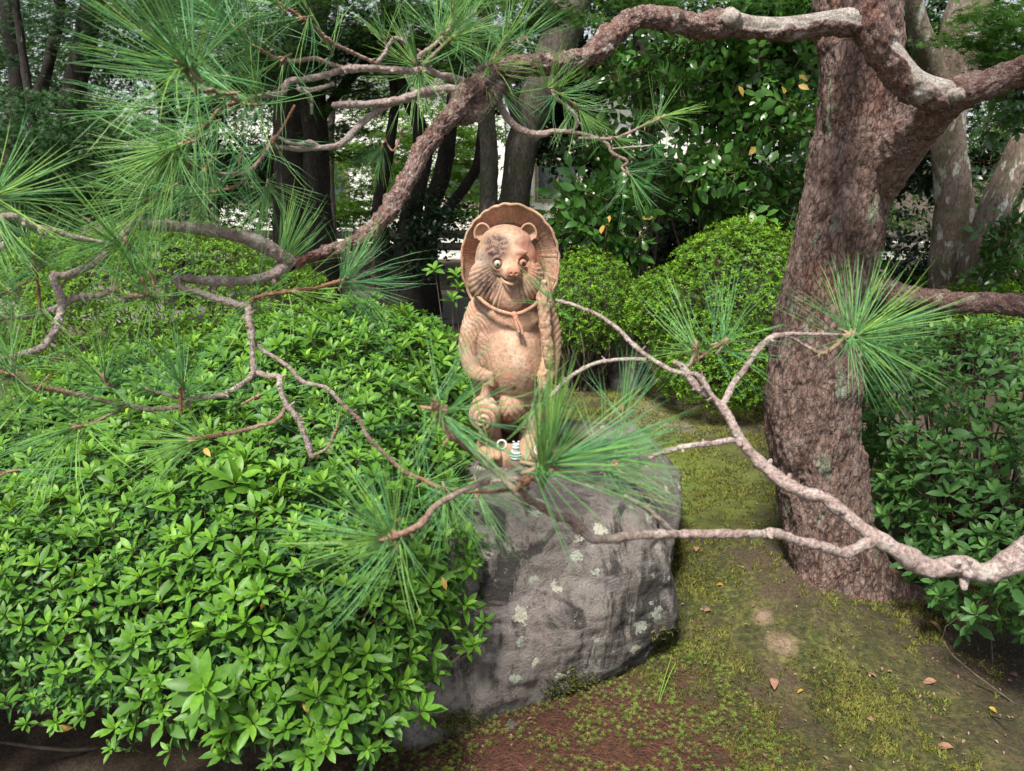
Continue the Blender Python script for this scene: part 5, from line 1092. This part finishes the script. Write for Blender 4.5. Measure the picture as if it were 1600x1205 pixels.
t6, _ = tree('grey_tree', 'broad grey leaning trunk behind the hat, upper half leaning right', [(795, 410, 6.7, 66), (808, 290, 6.7, 46), (822, 220, 6.7, 52), (845, 150, 6.7, 56), (868, 80, 6.7, 60), (890, 10, 6.7, 64), (925, -100, 6.7, 56)], 'grey_bark', MT, branches=[[(822, 220, 6.65, 20), (790, 130, 6.5, 18), (770, 60, 6.4, 16), (740, -40, 6.3, 14)]])
t7, _ = tree('dark_tree', 'dark mossy trunk with pale spots right of the pine', [(1495, 470, 5.6, 80), (1490, 400, 5.6, 66), (1488, 300, 5.6, 52), (1482, 200, 5.6, 50), (1490, 120, 5.6, 62), (1505, 40, 5.6, 66), (1530, -60, 5.6, 60)], 'pale_bark', MT, ns=36, branches=[[(1478, 150, 5.6, 40), (1450, 90, 5.5, 36), (1435, 20, 5.4, 30), (1430, -60, 5.3, 26)]])
t8, _ = tree('grey_tree', 'leaning trunk mottled with white lichen at the right edge', [(1528, 430, 5.3, 62), (1545, 360, 5.3, 50), (1568, 295, 5.3, 46), (1595, 240, 5.3, 44), (1640, 150, 5.3, 42), (1700, 20, 5.3, 38)], 'pale_bark', MT, ns=30, branches=[[(1568, 400, 5.4, 18), (1590, 340, 5.4, 18), (1625, 280, 5.4, 18)]])
t9, _ = tree('dark_tree', 'dark trunk at the far left edge', [(22, 330, 8.0, 34), (24, 200, 8.0, 26), (26, 120, 8.0, 24), (14, 40, 8.0, 22), (10, -60, 8.0, 20)], 'dark_bark', MT)
t10, _ = tree('dark_tree', 'dark leaning trunk behind the maple shrub at upper left', [(92, 330, 7.4, 50), (110, 180, 7.4, 36), (128, 100, 7.4, 34), (140, 40, 7.4, 34), (158, -60, 7.4, 30)], 'dark_bark', MT, branches=[[(60, 160, 7.4, 22), (75, 110, 7.3, 16), (90, 40, 7.3, 16), (95, -40, 7.2, 16)]])
t11, _ = tree('dark_tree', 'slender dark trunk behind the needles in the upper left', [(268, 360, 7.6, 34), (262, 200, 7.6, 26), (255, 80, 7.6, 26), (262, -60, 7.6, 24)], 'dark_bark', MT)
t12, _ = tree('grey_tree', 'thin pale trunk right of the dark pair', [(520, 400, 8.5, 14), (519, 330, 8.5, 11), (517, 250, 8.5, 11), (520, 150, 8.5, 10), (525, 0, 8.5, 9)], 'grey_bark', MT)
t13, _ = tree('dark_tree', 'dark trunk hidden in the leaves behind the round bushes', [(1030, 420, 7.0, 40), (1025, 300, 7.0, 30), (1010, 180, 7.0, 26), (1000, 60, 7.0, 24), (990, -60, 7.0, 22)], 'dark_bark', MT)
t14, _ = tree('dark_tree', 'brown trunk glimpsed inside the camellia hedge', [(1150, 400, 6.2, 20), (1152, 250, 6.2, 16), (1190, 130, 6.2, 15), (1210, 40, 6.2, 14)], 'dark_bark', MT)
# --- crowns
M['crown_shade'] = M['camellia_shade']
def canopy(root, mat, T, cs, n, size, flat=.75, bias=0.): leafcloud('crown', root, mat, T, clumps(cs, n, 1), size, flat, bias)
canopy(t1, 'maple', STAR, [pc(330, 10, 6.0, 130, .7, 55), pc(200, 40, 6.4, 110, .7, 70), pc(430, 60, 6.3, 110, .6, 60), pc(390, -80, 5.6, 200, .9, 90)], 1500, .075)
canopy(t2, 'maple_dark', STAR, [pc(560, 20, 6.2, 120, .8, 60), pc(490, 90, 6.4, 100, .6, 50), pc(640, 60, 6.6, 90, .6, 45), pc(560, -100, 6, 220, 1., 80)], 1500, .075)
canopy(t3, 'maple', STAR, [pc(650, 60, 6.3, 110, .5, 40), pc(530, 40, 6.3, 90, .5, 40), pc(620, 30, 6.0, 90, .7, 45), pc(720, 20, 6.0, 90, .6, 50), pc(560, 150, 6.8, 60, .5, 40), pc(540, 230, 7.5, 60, .5, 30), pc(700, -100, 5.8, 200, 1, 80)], 1100, .075)
# ivy on the forked trunk
ivy = np.concatenate([np.array([P(640+rb.normal(0, 22)+(i % 3)*10, rb.uniform(300, 440), 6.5+rb.normal(0, .12)) for i in range(900)]), np.array([P(600+rb.normal(0, 14), rb.uniform(330, 450), 6.5+rb.normal(0, .1)) for i in range(260)]), np.array([P(690+rb.normal(0, 22), 345+rb.normal(0, 22), 6.5+rb.normal(0, .15)) for i in range(500)])])
leafcloud('ivy', t3, 'camellia_shade', OVAL, ivy, .05, .4, .1)
canopy(t4, 'maple_light', STAR5, [pc(700, 300, 9, 60, .6, 35), pc(600, 290, 9.5, 70, .6, 45), pc(560, 270, 10, 50, .6, 40), pc(730, 250, 9, 30, .4, 30), pc(540, 330, 10, 50, .5, 14), pc(640, 190, 9.5, 80, .5, 26), pc(600, 235, 9.3, 70, .5, 26), pc(690, 345, 10.5, 70, .4, 20), pc(590, 350, 10.5, 90, .4, 16), pc(700, 215, 9.5, 50, .4, 26)], 1500, .085, bias=.2)
canopy(t5, 'maple', STAR, [pc(760, 30, 5.6, 60, .5, 45), pc(800, 15, 5.2, 70, .5, 25), pc(740, 110, 5.9, 50, .4, 25)], 700, .075)
canopy(t6, 'maple', STAR, [pc(950, 10, 5.2, 90, .6, 22), pc(880, -30, 5, 120, .7, 40), pc(1000, -70, 5, 200, .8, 60), pc(1180, -10, 5.2, 110, .6, 20)], 900, .075, bias=.1)
canopy(t7, 'maple', STAR, [pc(1560, 20, 4.6, 90, .5, 40), pc(1590, 70, 4.4, 50, .4, 30), pc(1500, -50, 4.6, 180, .7, 50)], 800, .075, bias=.2)
canopy(t7, 'camellia_shade', SPRIG, [pc(1440, 60, 6.2, 50, .4, 60), pc(1560, 170, 6.3, 60, .4, 80), pc(1550, 60, 6.6, 90, .5, 70), pc(1440, 300, 6.4, 50, .4, 110), pc(1560, 420, 5.9, 60, .3, 60), pc(1430, 170, 6.6, 60, .4, 90)], 190, .085, .4)
canopy(t8, 'camellia', SPRIG, [pc(1580, 200, 4.8, 40, .3, 50), pc(1590, 400, 4.8, 30, .25, 50), pc(1600, 330, 5.2, 50, .3, 60)], 50, .085, .4)
canopy(t9, 'maple', STAR5, [pc(60, 20, 9.6, 120, .6, 60), pc(200, 120, 9.6, 90, .5, 90), pc(340, 100, 9.6, 90, .5, 90), pc(130, 60, 9.2, 90, .5, 70), pc(60, 90, 8.9, 90, .5, 60), pc(190, 30, 8.9, 90, .5, 40), pc(10, 40, 8.9, 60, .5, 60), pc(400, 220, 9.4, 70, .5, 80), pc(450, 320, 9.4, 60, .5, 40), pc(120, 230, 9.4, 120, .5, 60), pc(260, 60, 8.9, 90, .5, 50), pc(260, 250, 9.6, 110, .5, 60), pc(40, 130, 9.2, 70, .5, 70), pc(60, 60, 9.5, 80, .8, 70), pc(130, 170, 9.5, 50, .5, 60), pc(20, 200, 9.5, 40, .5, 80)], 800, .08, bias=-.1)
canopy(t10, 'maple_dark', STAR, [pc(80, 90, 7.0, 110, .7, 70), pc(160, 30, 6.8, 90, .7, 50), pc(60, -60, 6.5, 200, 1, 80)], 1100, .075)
canopy(t11, 'camellia_shade', SPRIG, [pc(230, 130, 7.8, 100, .5, 90), pc(300, 230, 8, 100, .5, 80), pc(380, 180, 8, 60, .5, 100)], 260, .08, .4)
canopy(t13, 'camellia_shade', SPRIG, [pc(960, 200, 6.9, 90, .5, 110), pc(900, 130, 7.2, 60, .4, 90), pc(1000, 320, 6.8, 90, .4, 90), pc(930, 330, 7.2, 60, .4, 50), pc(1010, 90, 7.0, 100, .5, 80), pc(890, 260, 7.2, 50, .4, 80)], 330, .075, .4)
# --- feathery dark maple shrub at the left edge
ms, _ = tree('maple_shrub', 'low feathery dark green maple spreading at the left edge', [(60, 420, 5.9, 30), (70, 330, 5.9, 22), (60, 250, 5.9, 14)], 'dark_bark', None, cat='shrub')
canopy(ms, 'maple_dark', STAR, [pc(60, 190, 5.8, 90, .6, 40), pc(20, 250, 5.6, 90, .6, 60), pc(130, 250, 5.9, 70, .5, 55), pc(70, 310, 5.7, 100, .6, 50), pc(190, 290, 6.2, 60, .4, 50)], 1900, .06, .6, .15)
# --- camellia hedge behind the round bushes
for k, (label, cs, n, mat) in enumerate([
    ('tall glossy camellia between the leaning grey trunk and the pine', [pc(1180, 180, 5.6, 90, .35, 120), pc(1120, 110, 5.7, 90, .35, 60), pc(1230, 250, 5.4, 50, .3, 110), pc(1130, 280, 5.6, 90, .35, 80), pc(1230, 100, 5.5, 60, .3, 60), pc(1200, 330, 5.6, 60, .3, 50)], 120, 'camellia'),
    ('glossy camellia with drooping sprays right behind the statue hat', [pc(1040, 130, 5.9, 70, .35, 50), pc(1010, 240, 6.0, 60, .3, 60), pc(945, 335, 5.0, 40, .2, 32), pc(1070, 230, 5.8, 70, .35, 70), pc(960, 300, 5.2, 40, .2, 20)], 75, 'camellia'),
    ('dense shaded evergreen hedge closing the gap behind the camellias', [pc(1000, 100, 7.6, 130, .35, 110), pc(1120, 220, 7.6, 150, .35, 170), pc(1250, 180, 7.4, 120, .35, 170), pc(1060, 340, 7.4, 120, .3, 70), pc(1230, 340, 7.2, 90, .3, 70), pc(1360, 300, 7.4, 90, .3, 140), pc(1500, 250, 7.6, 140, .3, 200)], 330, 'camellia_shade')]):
    c0 = cs[0]; root = empty(['camellia', 'camellia', 'evergreen_hedge'][k], (c0[0], c0[1], 0)); tag(root, label, ['shrub', 'shrub', 'hedge'][k])
    pos = clumps(cs, n, 1, .8); leafcloud('foliage', root, mat, SPRIG, pos, .105 if k < 2 else .085, .25, .05)
    sel = pos[rb.integers(0, len(pos), 26)]; sel = sel[:14]; twigs_inside(root, (c0[0], c0[1]+.35, 0), sel+np.array([0, .15, 0]), M['stem'], rb, .016)
    if k < 2:
        lm = mesh('yellow_leaf', OVAL[0], OVAL[1]); lm.materials.append(M['yellow_leaf'])
        for (px, py) in [[(1153, 133), (1246, 133), (1247, 118), (1181, 229), (1225, 148)], [(939, 367), (1022, 340), (948, 353)]][k]:
            o = link('yellow_leaf', lm, None, root); o['label'] = 'yellow camellia leaf'; Rm = rotmats(np.array([[rb.normal(0, .4), -.8, .5]]), rb.uniform(0, 6, 1))[0]
            o.matrix_basis = Matrix(np.vstack([np.hstack([Rm*.08, P(px, py, 4.85 if k else 5.1)[:, None]]), [0, 0, 0, 1]]).tolist())
# --- low shade plants at the far edge of the garden
root = empty('shade_shrub', tuple(P(880, 420, 6.9)*np.array([1, 1, 0]))); tag(root, 'dark low undergrowth beyond the round bushes', 'shrub')
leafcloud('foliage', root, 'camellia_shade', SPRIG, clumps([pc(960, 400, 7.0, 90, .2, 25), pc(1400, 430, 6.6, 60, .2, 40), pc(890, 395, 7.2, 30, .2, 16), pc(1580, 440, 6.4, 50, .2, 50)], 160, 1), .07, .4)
# --- distant wood and clouds of trees beyond the fence: reads as one mass
fw = []
for k in range(64):
    x = rb.uniform(-16, 16); y = rb.uniform(13, 19); z = rb.uniform(-.5, 4.2)
    px, py = proj(np.array([x, y, z]))
    if 500 < px < 770 and 130 < py < 370 and rb.random() < .75: continue
    fw.append((x, y, z, rb.uniform(1.0, 1.9), .8, rb.uniform(.7, 1.3)))
o = leafcloud('far_wood', None, 'maple', STAR5, clumps(fw, 520, 1, .7), .20, .5, .05); tag(o, 'mass of bright broadleaf trees beyond the rail fence', 'wood')
fw = [(x, rb.uniform(10, 12.5), rb.uniform(2.6, 5.2), 1.3, .7, .6) for x in np.linspace(-11, 11, 30)]+[(sx*rb.uniform(2.6, 10), rb.uniform(10.5, 12), rb.uniform(.3, 3.6), 1.2, .6, .8) for sx in (-1, 1) for k in range(26)]
o = leafcloud('high_canopy', None, 'maple_dark', STAR5, clumps(fw, 520, 1, .8), .14, .7, .0); tag(o, 'dark continuous leaf canopy high behind the garden trees', 'wood')
# leaf roof added above the frame at the back: keeps the trunks in shade
fw = [(rb.uniform(-7, 7), rb.uniform(6.2, 11), rb.uniform(4.3, 5.6), 1.2, 1.0, .35) for k in range(46)]
fw = [c for c in fw if not (-3.6 < c[0] < .9 and c[1] > 7.2)]  # gap in the added roof lets sun through to the pale maples
o = leafcloud('shade_canopy', None, 'maple_dark', STAR5, clumps(fw, 260, 1, .9), .17, .8); tag(o, 'unseen leaf roof added over the back of the garden for shade', 'wood')
# --- rail fence
M['rail'] = simple('weathered_log', (.16, .14, .115), .9, (.32, .28, .24), 18, .006)
fn = empty('rail_fence', (0, 9.6, 0)); tag(fn, 'weathered round log rail fence along the gravel path', 'fence')
for zz, dy in ((.42, 0), (.57, .05)):
    for x0 in np.arange(-8, 8, 3.2):
        V, F, S, A, R, NN = tube([(x0, 9.6+dy, zz, .05), (x0+1.6, 9.6+dy, zz+.01, .052), (x0+3.19, 9.6+dy, zz, .05)], 14, .2, True, (.2, .7), int(x0*10)+90); part('rail', V, F, M['rail'], fn)
V, F, *_ = tube([(-8, 9.55, .12, .028), (0, 9.56, .12, .028), (8, 9.55, .12, .028)], 8, .3, True, (.3, .8), 4); part('lower_rail', V, F, M['rail'], fn)
for x0 in np.arange(-7.6, 8, .8):
    V, F, *_ = tube([(x0, 9.68, -.05, .05), (x0, 9.68, .40, .048), (x0+.01, 9.68, .62, .045)], 12, .1, True, (.2, .4), int(x0*7)+80); part('post', V, F, M['rail'], fn)
# --- pale building and glaring open ground beyond
M['wall'] = simple('white_render', (.78, .77, .74), .8, (.70, .69, .66), 2); M['roof_tile'] = simple('grey_tiles', (.16, .16, .17), .6, (.24, .24, .25), 6); M['wood_dark'] = simple('brown_timber', (.16, .10, .065), .7, (.22, .15, .10), 8)
M['glass'] = simple('window_glass', (.05, .06, .07), .08); M['open_ground'] = simple('pale_open_ground', (.55, .53, .49), .9, (.66, .64, .60), 1.5)
V = np.array([(-30, 12.2, -.2), (30, 12.2, -.2), (30, 21.5, -.75), (-30, 21.5, -.75)]); o = part('pale_yard', V, [(0, 1, 2, 3)], M['open_ground']); tag(o, kind='structure', label='pale open yard beyond the fence')
def box(mb, a, b, m=0):
    a, b = np.array(a, float), np.array(b, float); V = np.array([[a[0] if i & 1 == 0 else b[0], a[1] if i & 2 == 0 else b[1], a[2] if i & 4 == 0 else b[2]] for i in range(8)])
    mb.add(V, [(0, 2, 3, 1), (4, 5, 7, 6), (0, 1, 5, 4), (2, 6, 7, 3), (0, 4, 6, 2), (1, 3, 7, 5)], 0, m)
def building(x0, x1, y0, h, label, nw):
    r = empty('house', ((x0+x1)/2, y0, -1)); tag(r, label, 'house')
    m = MB(); box(m, (x0, y0, -1), (x1, y0+5, h)); m.build('wall', M['wall'], r, False)
    m = MB(); V = np.array([(x0-.5, y0-.6, h-.05), (x1+.5, y0-.6, h-.05), (x1+.5, y0+2.5, h+1.3), (x0-.5, y0+2.5, h+1.3), (x0-.5, y0+5.6, h-.05), (x1+.5, y0+5.6, h-.05), (x0-.5, y0-.6, h-.2), (x1+.5, y0-.6, h-.2), (x0-.5, y0+5.6, h-.2), (x1+.5, y0+5.6, h-.2)])
    m.add(V, [(0, 1, 2, 3), (3, 2, 5, 4), (6, 7, 1, 0), (8, 4, 5, 9), (6, 8, 9, 7)]); m.add(V[[0, 3, 4, 1, 2, 5]], [(0, 1, 2), (3, 5, 4)]); m.build('roof', M['roof_tile'], r, False)
    for k in range(nw):
        cx = x0+(k+.5)*(x1-x0)/nw; w = MB(); 
        for a, b in (((cx-.7, y0-.05, .2), (cx-.62, y0-.003, 1.5)), ((cx+.62, y0-.05, .2), (cx+.7, y0-.003, 1.5)), ((cx-.62, y0-.05, 1.42), (cx+.62, y0-.003, 1.5)), ((cx-.62, y0-.05, .2), (cx+.62, y0-.003, .28)), ((cx-.03, y0-.04, .28), (cx+.03, y0-.003, 1.42))): box(w, a, b)
        f = w.build('window', M['wood_dark'], r, False); g = MB(); box(g, (cx-.6, y0-.02, .3), (cx+.6, y0-.004, 1.4)); g.build('pane', M['glass'], f, False).matrix_parent_inverse = Matrix()
building(-8.5, -.2, 22, 4.2, 'white rendered house glimpsed between the trunks left of the statue', 4)
building(.6, 5.5, 24, 3.6, 'white house glimpsed through the leaves right of the hat', 3)
# pane matrices: children of a mesh keep the parent's space
# ============================================================ MOSS, LITTER, FALLEN LEAVES
def gpos(x, y): return np.stack([x, y, gh(x, y)+.004], 1)
def tri_blade(w=.12, L=1.): return np.array([(-w, 0, 0), (w, 0, 0), (0, .12, L)]), np.array([(0, 1, 2)]), np.array([0, 0, .25])
rosette = combine([(lambda v: (v@rotY(-.55).T@rotZ(k*.785).T, f, np.array([0, .1, .1, .3][:len(v)]) if 0 else .0))(leaf_t(1, .16, 2, .1, .2)[0]) if 0 else (leaf_t(1, .17, 2, .1, .25)[0]@rotY(-(.35+.5*(k % 2))).T@rotZ(k*.7).T, leaf_t(1, .17, 2)[1], .15*(k % 2)) for k in range(9)])
# haircap moss stars near the boulder
n = 8500; x = rb.uniform(-.55, 1.0, n); y = rb.uniform(1.1, 2.1, n); m_ = (np.hypot(x-.15, y-1.5)+.12*vnoise(np.stack([x*5, y*5, x*0], 1), 4) < .62)
x, y = x[m_], y[m_]; keep = vnoise(np.stack([x*9, y*9, x*0], 1), 12) > -.25; x, y = x[keep], y[keep]
pos = gpos(x, y)+np.array([0, 0, .010]); V, F, A = scatter(rosette, pos, rotmats(np.stack([rb.normal(0, .25, len(x)), rb.normal(0, .25, len(x)), np.ones(len(x))], 1), rb.uniform(0, 6, len(x))), rb.uniform(.004, .0105, len(x)), rb.uniform(.1, 1., len(x)))
o = part('haircap_moss', V, F, M['haircap'], None, True, {'tint': A}); tag(o, 'star shaped haircap moss dotted over the reddish bed in front of the boulder', 'moss', kind='stuff')
# cushion moss blades over the visible ground
n = 420000; yy = 1.2+3.6*rb.random(n)**1.7; xx = rb.uniform(-.05, 1.0, n)*0+rb.uniform(-.35, 1.05, n)*yy*.75
nz = .8*vnoise(np.stack([xx*6, yy*6, xx*0], 1), 22)+.5*vnoise(np.stack([xx*17, yy*17, xx*0], 1), 23)+.7*vnoise(np.stack([xx*48, yy*48, xx*0], 1), 24); k = (nz+.6*vnoise(np.stack([xx*2.2, yy*2.2, xx*0], 1), 40)-.7*np.clip(xx-.9, 0, 1)-.35*(xx < -.1)+rb.normal(0, .25, n) > -.06) & (np.hypot(xx-.15, yy-1.5) > .42) & (np.hypot(xx-.80, yy-2.02) > .10); xx, yy, nz = xx[k], yy[k], nz[k]
L = rb.uniform(.006, .016, len(xx))*(.7+.3*yy/2); V, F, A = scatter(tri_blade(.2), gpos(xx, yy)-np.array([0, 0, .002]), rotmats(np.stack([rb.normal(0, .6, len(xx)), rb.normal(0, .6, len(xx)), np.ones(len(xx))], 1), rb.uniform(0, 6, len(xx))), L, np.clip(.22+.45*nz+rb.normal(0, .2, len(xx)), 0, 1))
o = part('cushion_moss', V, F, M['moss_blade'], None, True, {'tint': A}); tag(o, 'yellow green cushion moss covering the ground', 'moss', kind='stuff')
# brown needle litter
mb = []; n = 16000; x = np.concatenate([rb.normal(.15, .35, n), rb.uniform(-.3, 1.9, 6000)]); y = np.concatenate([rb.normal(1.45, .26, n), rb.uniform(1.3, 3.2, 6000)])
v = np.array([(-.5, 0, 0), (0, .03, .10), (.5, 0, .02), (-.5, .016, .012), (0, .046, .112), (.5, .012, .03)]); f = np.array([(0, 1, 4), (0, 4, 3), (1, 2, 5), (1, 5, 4)])
V, F, A = scatter((v, f, np.zeros(6)), gpos(x, y)+np.array([0, 0, .002])+np.stack([x*0, x*0, rb.uniform(0, .007, len(x))], 1), rotmats(np.stack([rb.normal(0, .22, len(x)), rb.normal(0, .22, len(x)), np.ones(len(x))], 1), rb.uniform(0, 6, len(x))), rb.uniform(.015, .045, len(x)), np.zeros(len(x)))
o = part('needle_litter', V, F, M['litter']); tag(o, 'reddish brown dead needles and twigs lying in the moss', 'litter', kind='stuff')
n = 2300; y = 1.25+3*rb.random(n)**1.6; x = rb.uniform(-.3, 1.05, n)*y*.78; v_, f_ = leaf_t(1, .5, 2, .3, .4)
k = vnoise(np.stack([x*3, y*3, x*0], 1), 71)+.5*np.clip(x-.6, 0, 1)+rb.normal(0, .3, n) > 0; x, y = x[k], y[k]
V, F, A = scatter((v_, f_, np.zeros(len(v_))), gpos(x, y)+np.array([0, 0, .006]), rotmats(np.stack([rb.normal(0, .35, len(x)), rb.normal(0, .35, len(x)), np.ones(len(x))], 1), rb.uniform(0, 6, len(x))), np.exp(rb.normal(-4.75, .4, len(x))), np.zeros(len(x)))
o = part('leaf_crumbs', V, F, M['crumb']); tag(o, 'dry leaf crumbs and bark scraps sprinkled over the moss', 'litter', kind='stuff')
# ragged moss growing on the lower edge of the boulder
def rock_moss(px, py, sx, sy, n, label):
    P0, N0 = [], []
    for k in range(n):
        d = Vector(ray(px+rb.normal(0, sx), py+rb.normal(0, sy))).normalized(); h, loc, nor, _i = BOULDER.ray_cast(Vector(CP), d)
        if h: P0.append(loc[:]); N0.append(nor[:])
    if len(P0) < 5: return
    p, q = np.array(P0), np.array(N0); V, F, A = scatter(tri_blade(.16), p-q*.001, rotmats(q*.6+np.array([0, 0, .6])+rb.normal(0, .35, p.shape), rb.uniform(0, 6, len(p))), rb.uniform(.008, .020, len(p)), np.clip(rb.normal(.35, .25, len(p)), 0, 1))
    o = part('rock_moss', V, F, M['moss_blade'], None, True, {'tint': A}); tag(o, label, 'moss', kind='stuff')
rock_moss(900, 1075, 20, 14, 900, 'green moss clump on the lower edge of the boulder'); rock_moss(715, 1128, 26, 10, 800, 'yellow green moss strip low on the left of the boulder'); rock_moss(1040, 1005, 10, 14, 350, 'moss under the right end of the boulder'); rock_moss(1000, 640, 60, 8, 500, 'moss along the back edge of the boulder top')
# fallen leaves one by one
spots = [(1086, 884, 'fallen reddish leaf on the moss right of the boulder', 'b', .045), (1188, 868, 'curled brown leaf on the moss below the middle of the near branch', 'b', .05), (1208, 1068, 'grey brown leaf lying under the tan patch', 'b', .05), (1447, 983, 'reddish dry leaf in the dark moss right of the trunk foot', 'b', .055), (1523, 995, 'upright brown leaf in the shade near the right edge', 'b', .05),
         (1430, 945, 'long grey dry leaf close to the trunk foot', 'b', .06), (1368, 1073, 'small pinkish dry leaf in the middle of the right moss', 'b', .035), (1462, 1076, 'small dark red leaf low at right', 'b', .04), (1352, 1132, 'small tan leaf near the lower edge', 'b', .035), (1128, 945, 'small yellow leaf on the bright moss', 'y', .03), (1490, 1180, 'pale dry leaf near the lower right corner', 'b', .05), (1590, 1070, 'rusty leaf at the right edge', 'b', .055),
         (1290, 905, 'brown leaf leaning on the left foot of the trunk', 'b', .06), (1098, 975, 'purple brown leaf beside the right end of the boulder', 'b', .04), (1255, 1085, 'tiny yellowish leaf right of the grey brown leaf', 'y', .022), (1540, 1120, 'orange leaf scrap in the lower right shade', 'y', .028)]
lfv, lff = leaf_t(1, .5, 4, .35, .5, .5)
for px, py, lab, kd, s in spots:
    c = G(px, py, 0); c[2] = float(gh(c[0], c[1]))+.012; me = mesh('fallen_leaf', lfv*s, lff); o = link('fallen_leaf', me, M['brown_leaf'] if kd == 'b' else M['yellow_leaf']); o.location = c
    o.rotation_euler = (rb.uniform(-.4, .4), rb.uniform(-.3, .2), rb.uniform(0, 6.28)); tag(o, lab, 'leaf', 'leaves fallen on the moss')
# pebbles
for px, py, s, lab in [(1243, 930, .012, 'bluish pebble left of the trunk foot'), (1100, 968, .010, 'purple pebble beside the boulder end'), (945, 1085, .007, 'tiny white pebble at the foot of the boulder'), (800, 1140, .012, 'grey pebble in the red moss near the boulder'), (1222, 925, .010, 'small grey pebble beside the bluish one')]:
    c = G(px, py, 0); bm = bmesh.new(); bmesh.ops.create_icosphere(bm, subdivisions=3, radius=1); me = bpy.data.meshes.new('pebble'); bm.to_mesh(me); bm.free()
    V = np.zeros(len(me.vertices)*3, np.float32); me.vertices.foreach_get('co', V); V = V.reshape(-1, 3); V = V*(1+.3*vnoise(V*1.3+px, 3))[:, None]*np.array([1.3, 1, .65])*s; me.vertices.foreach_set('co', V.astype(np.float32).ravel()); me.polygons.foreach_set('use_smooth', np.full(len(me.polygons), True))
    o = link('pebble', me, M['stone']); o.location = (c[0], c[1], float(gh(c[0], c[1]))+s*.4); tag(o, lab, 'pebble')
# two long green pine needles dropped on the moss
for k, (a, b) in enumerate([((1048, 1030), (1028, 1100)), ((1056, 1035), (1030, 1098))]):
    p, q = G(*a, .03), G(*b, .02); V, F, *_ = tube([(*p, .0008), (*((p+q)/2+[0, 0, .01]), .0009), (*q, .0005)], 5, .01); o = part('fallen_needle', V, F, M['needle'], None, True, {'tint': np.full(len(V), 1.)}); tag(o, ['long yellow green pine needle dropped on the moss, left one of a pair', 'second dropped pine needle, right one of the crossing pair on the moss'][k], 'needle', 'dropped needle pair')
# small two leaved seedlings
for px, py, s, lab in [(1243, 880, .022, 'seedling pair of leaves left of the trunk'), (1270, 968, .018, 'tiny seedling beside the tan patch'), (1440, 1020, .016, 'tiny clover like seedling in the dark moss')]:
    c = G(px, py, 0.01); root = empty('seedling', c); tag(root, lab, 'seedling'); w = whorl_t(rb, 5, .45, 3, tilt0=10, tilt1=50)
    o = link('leaf_cluster', mesh('leaf_cluster', w[0]*s+c+np.array([0, 0, .01]), w[1], True, {'tint': w[2]+.2}), M['azalea'], root)
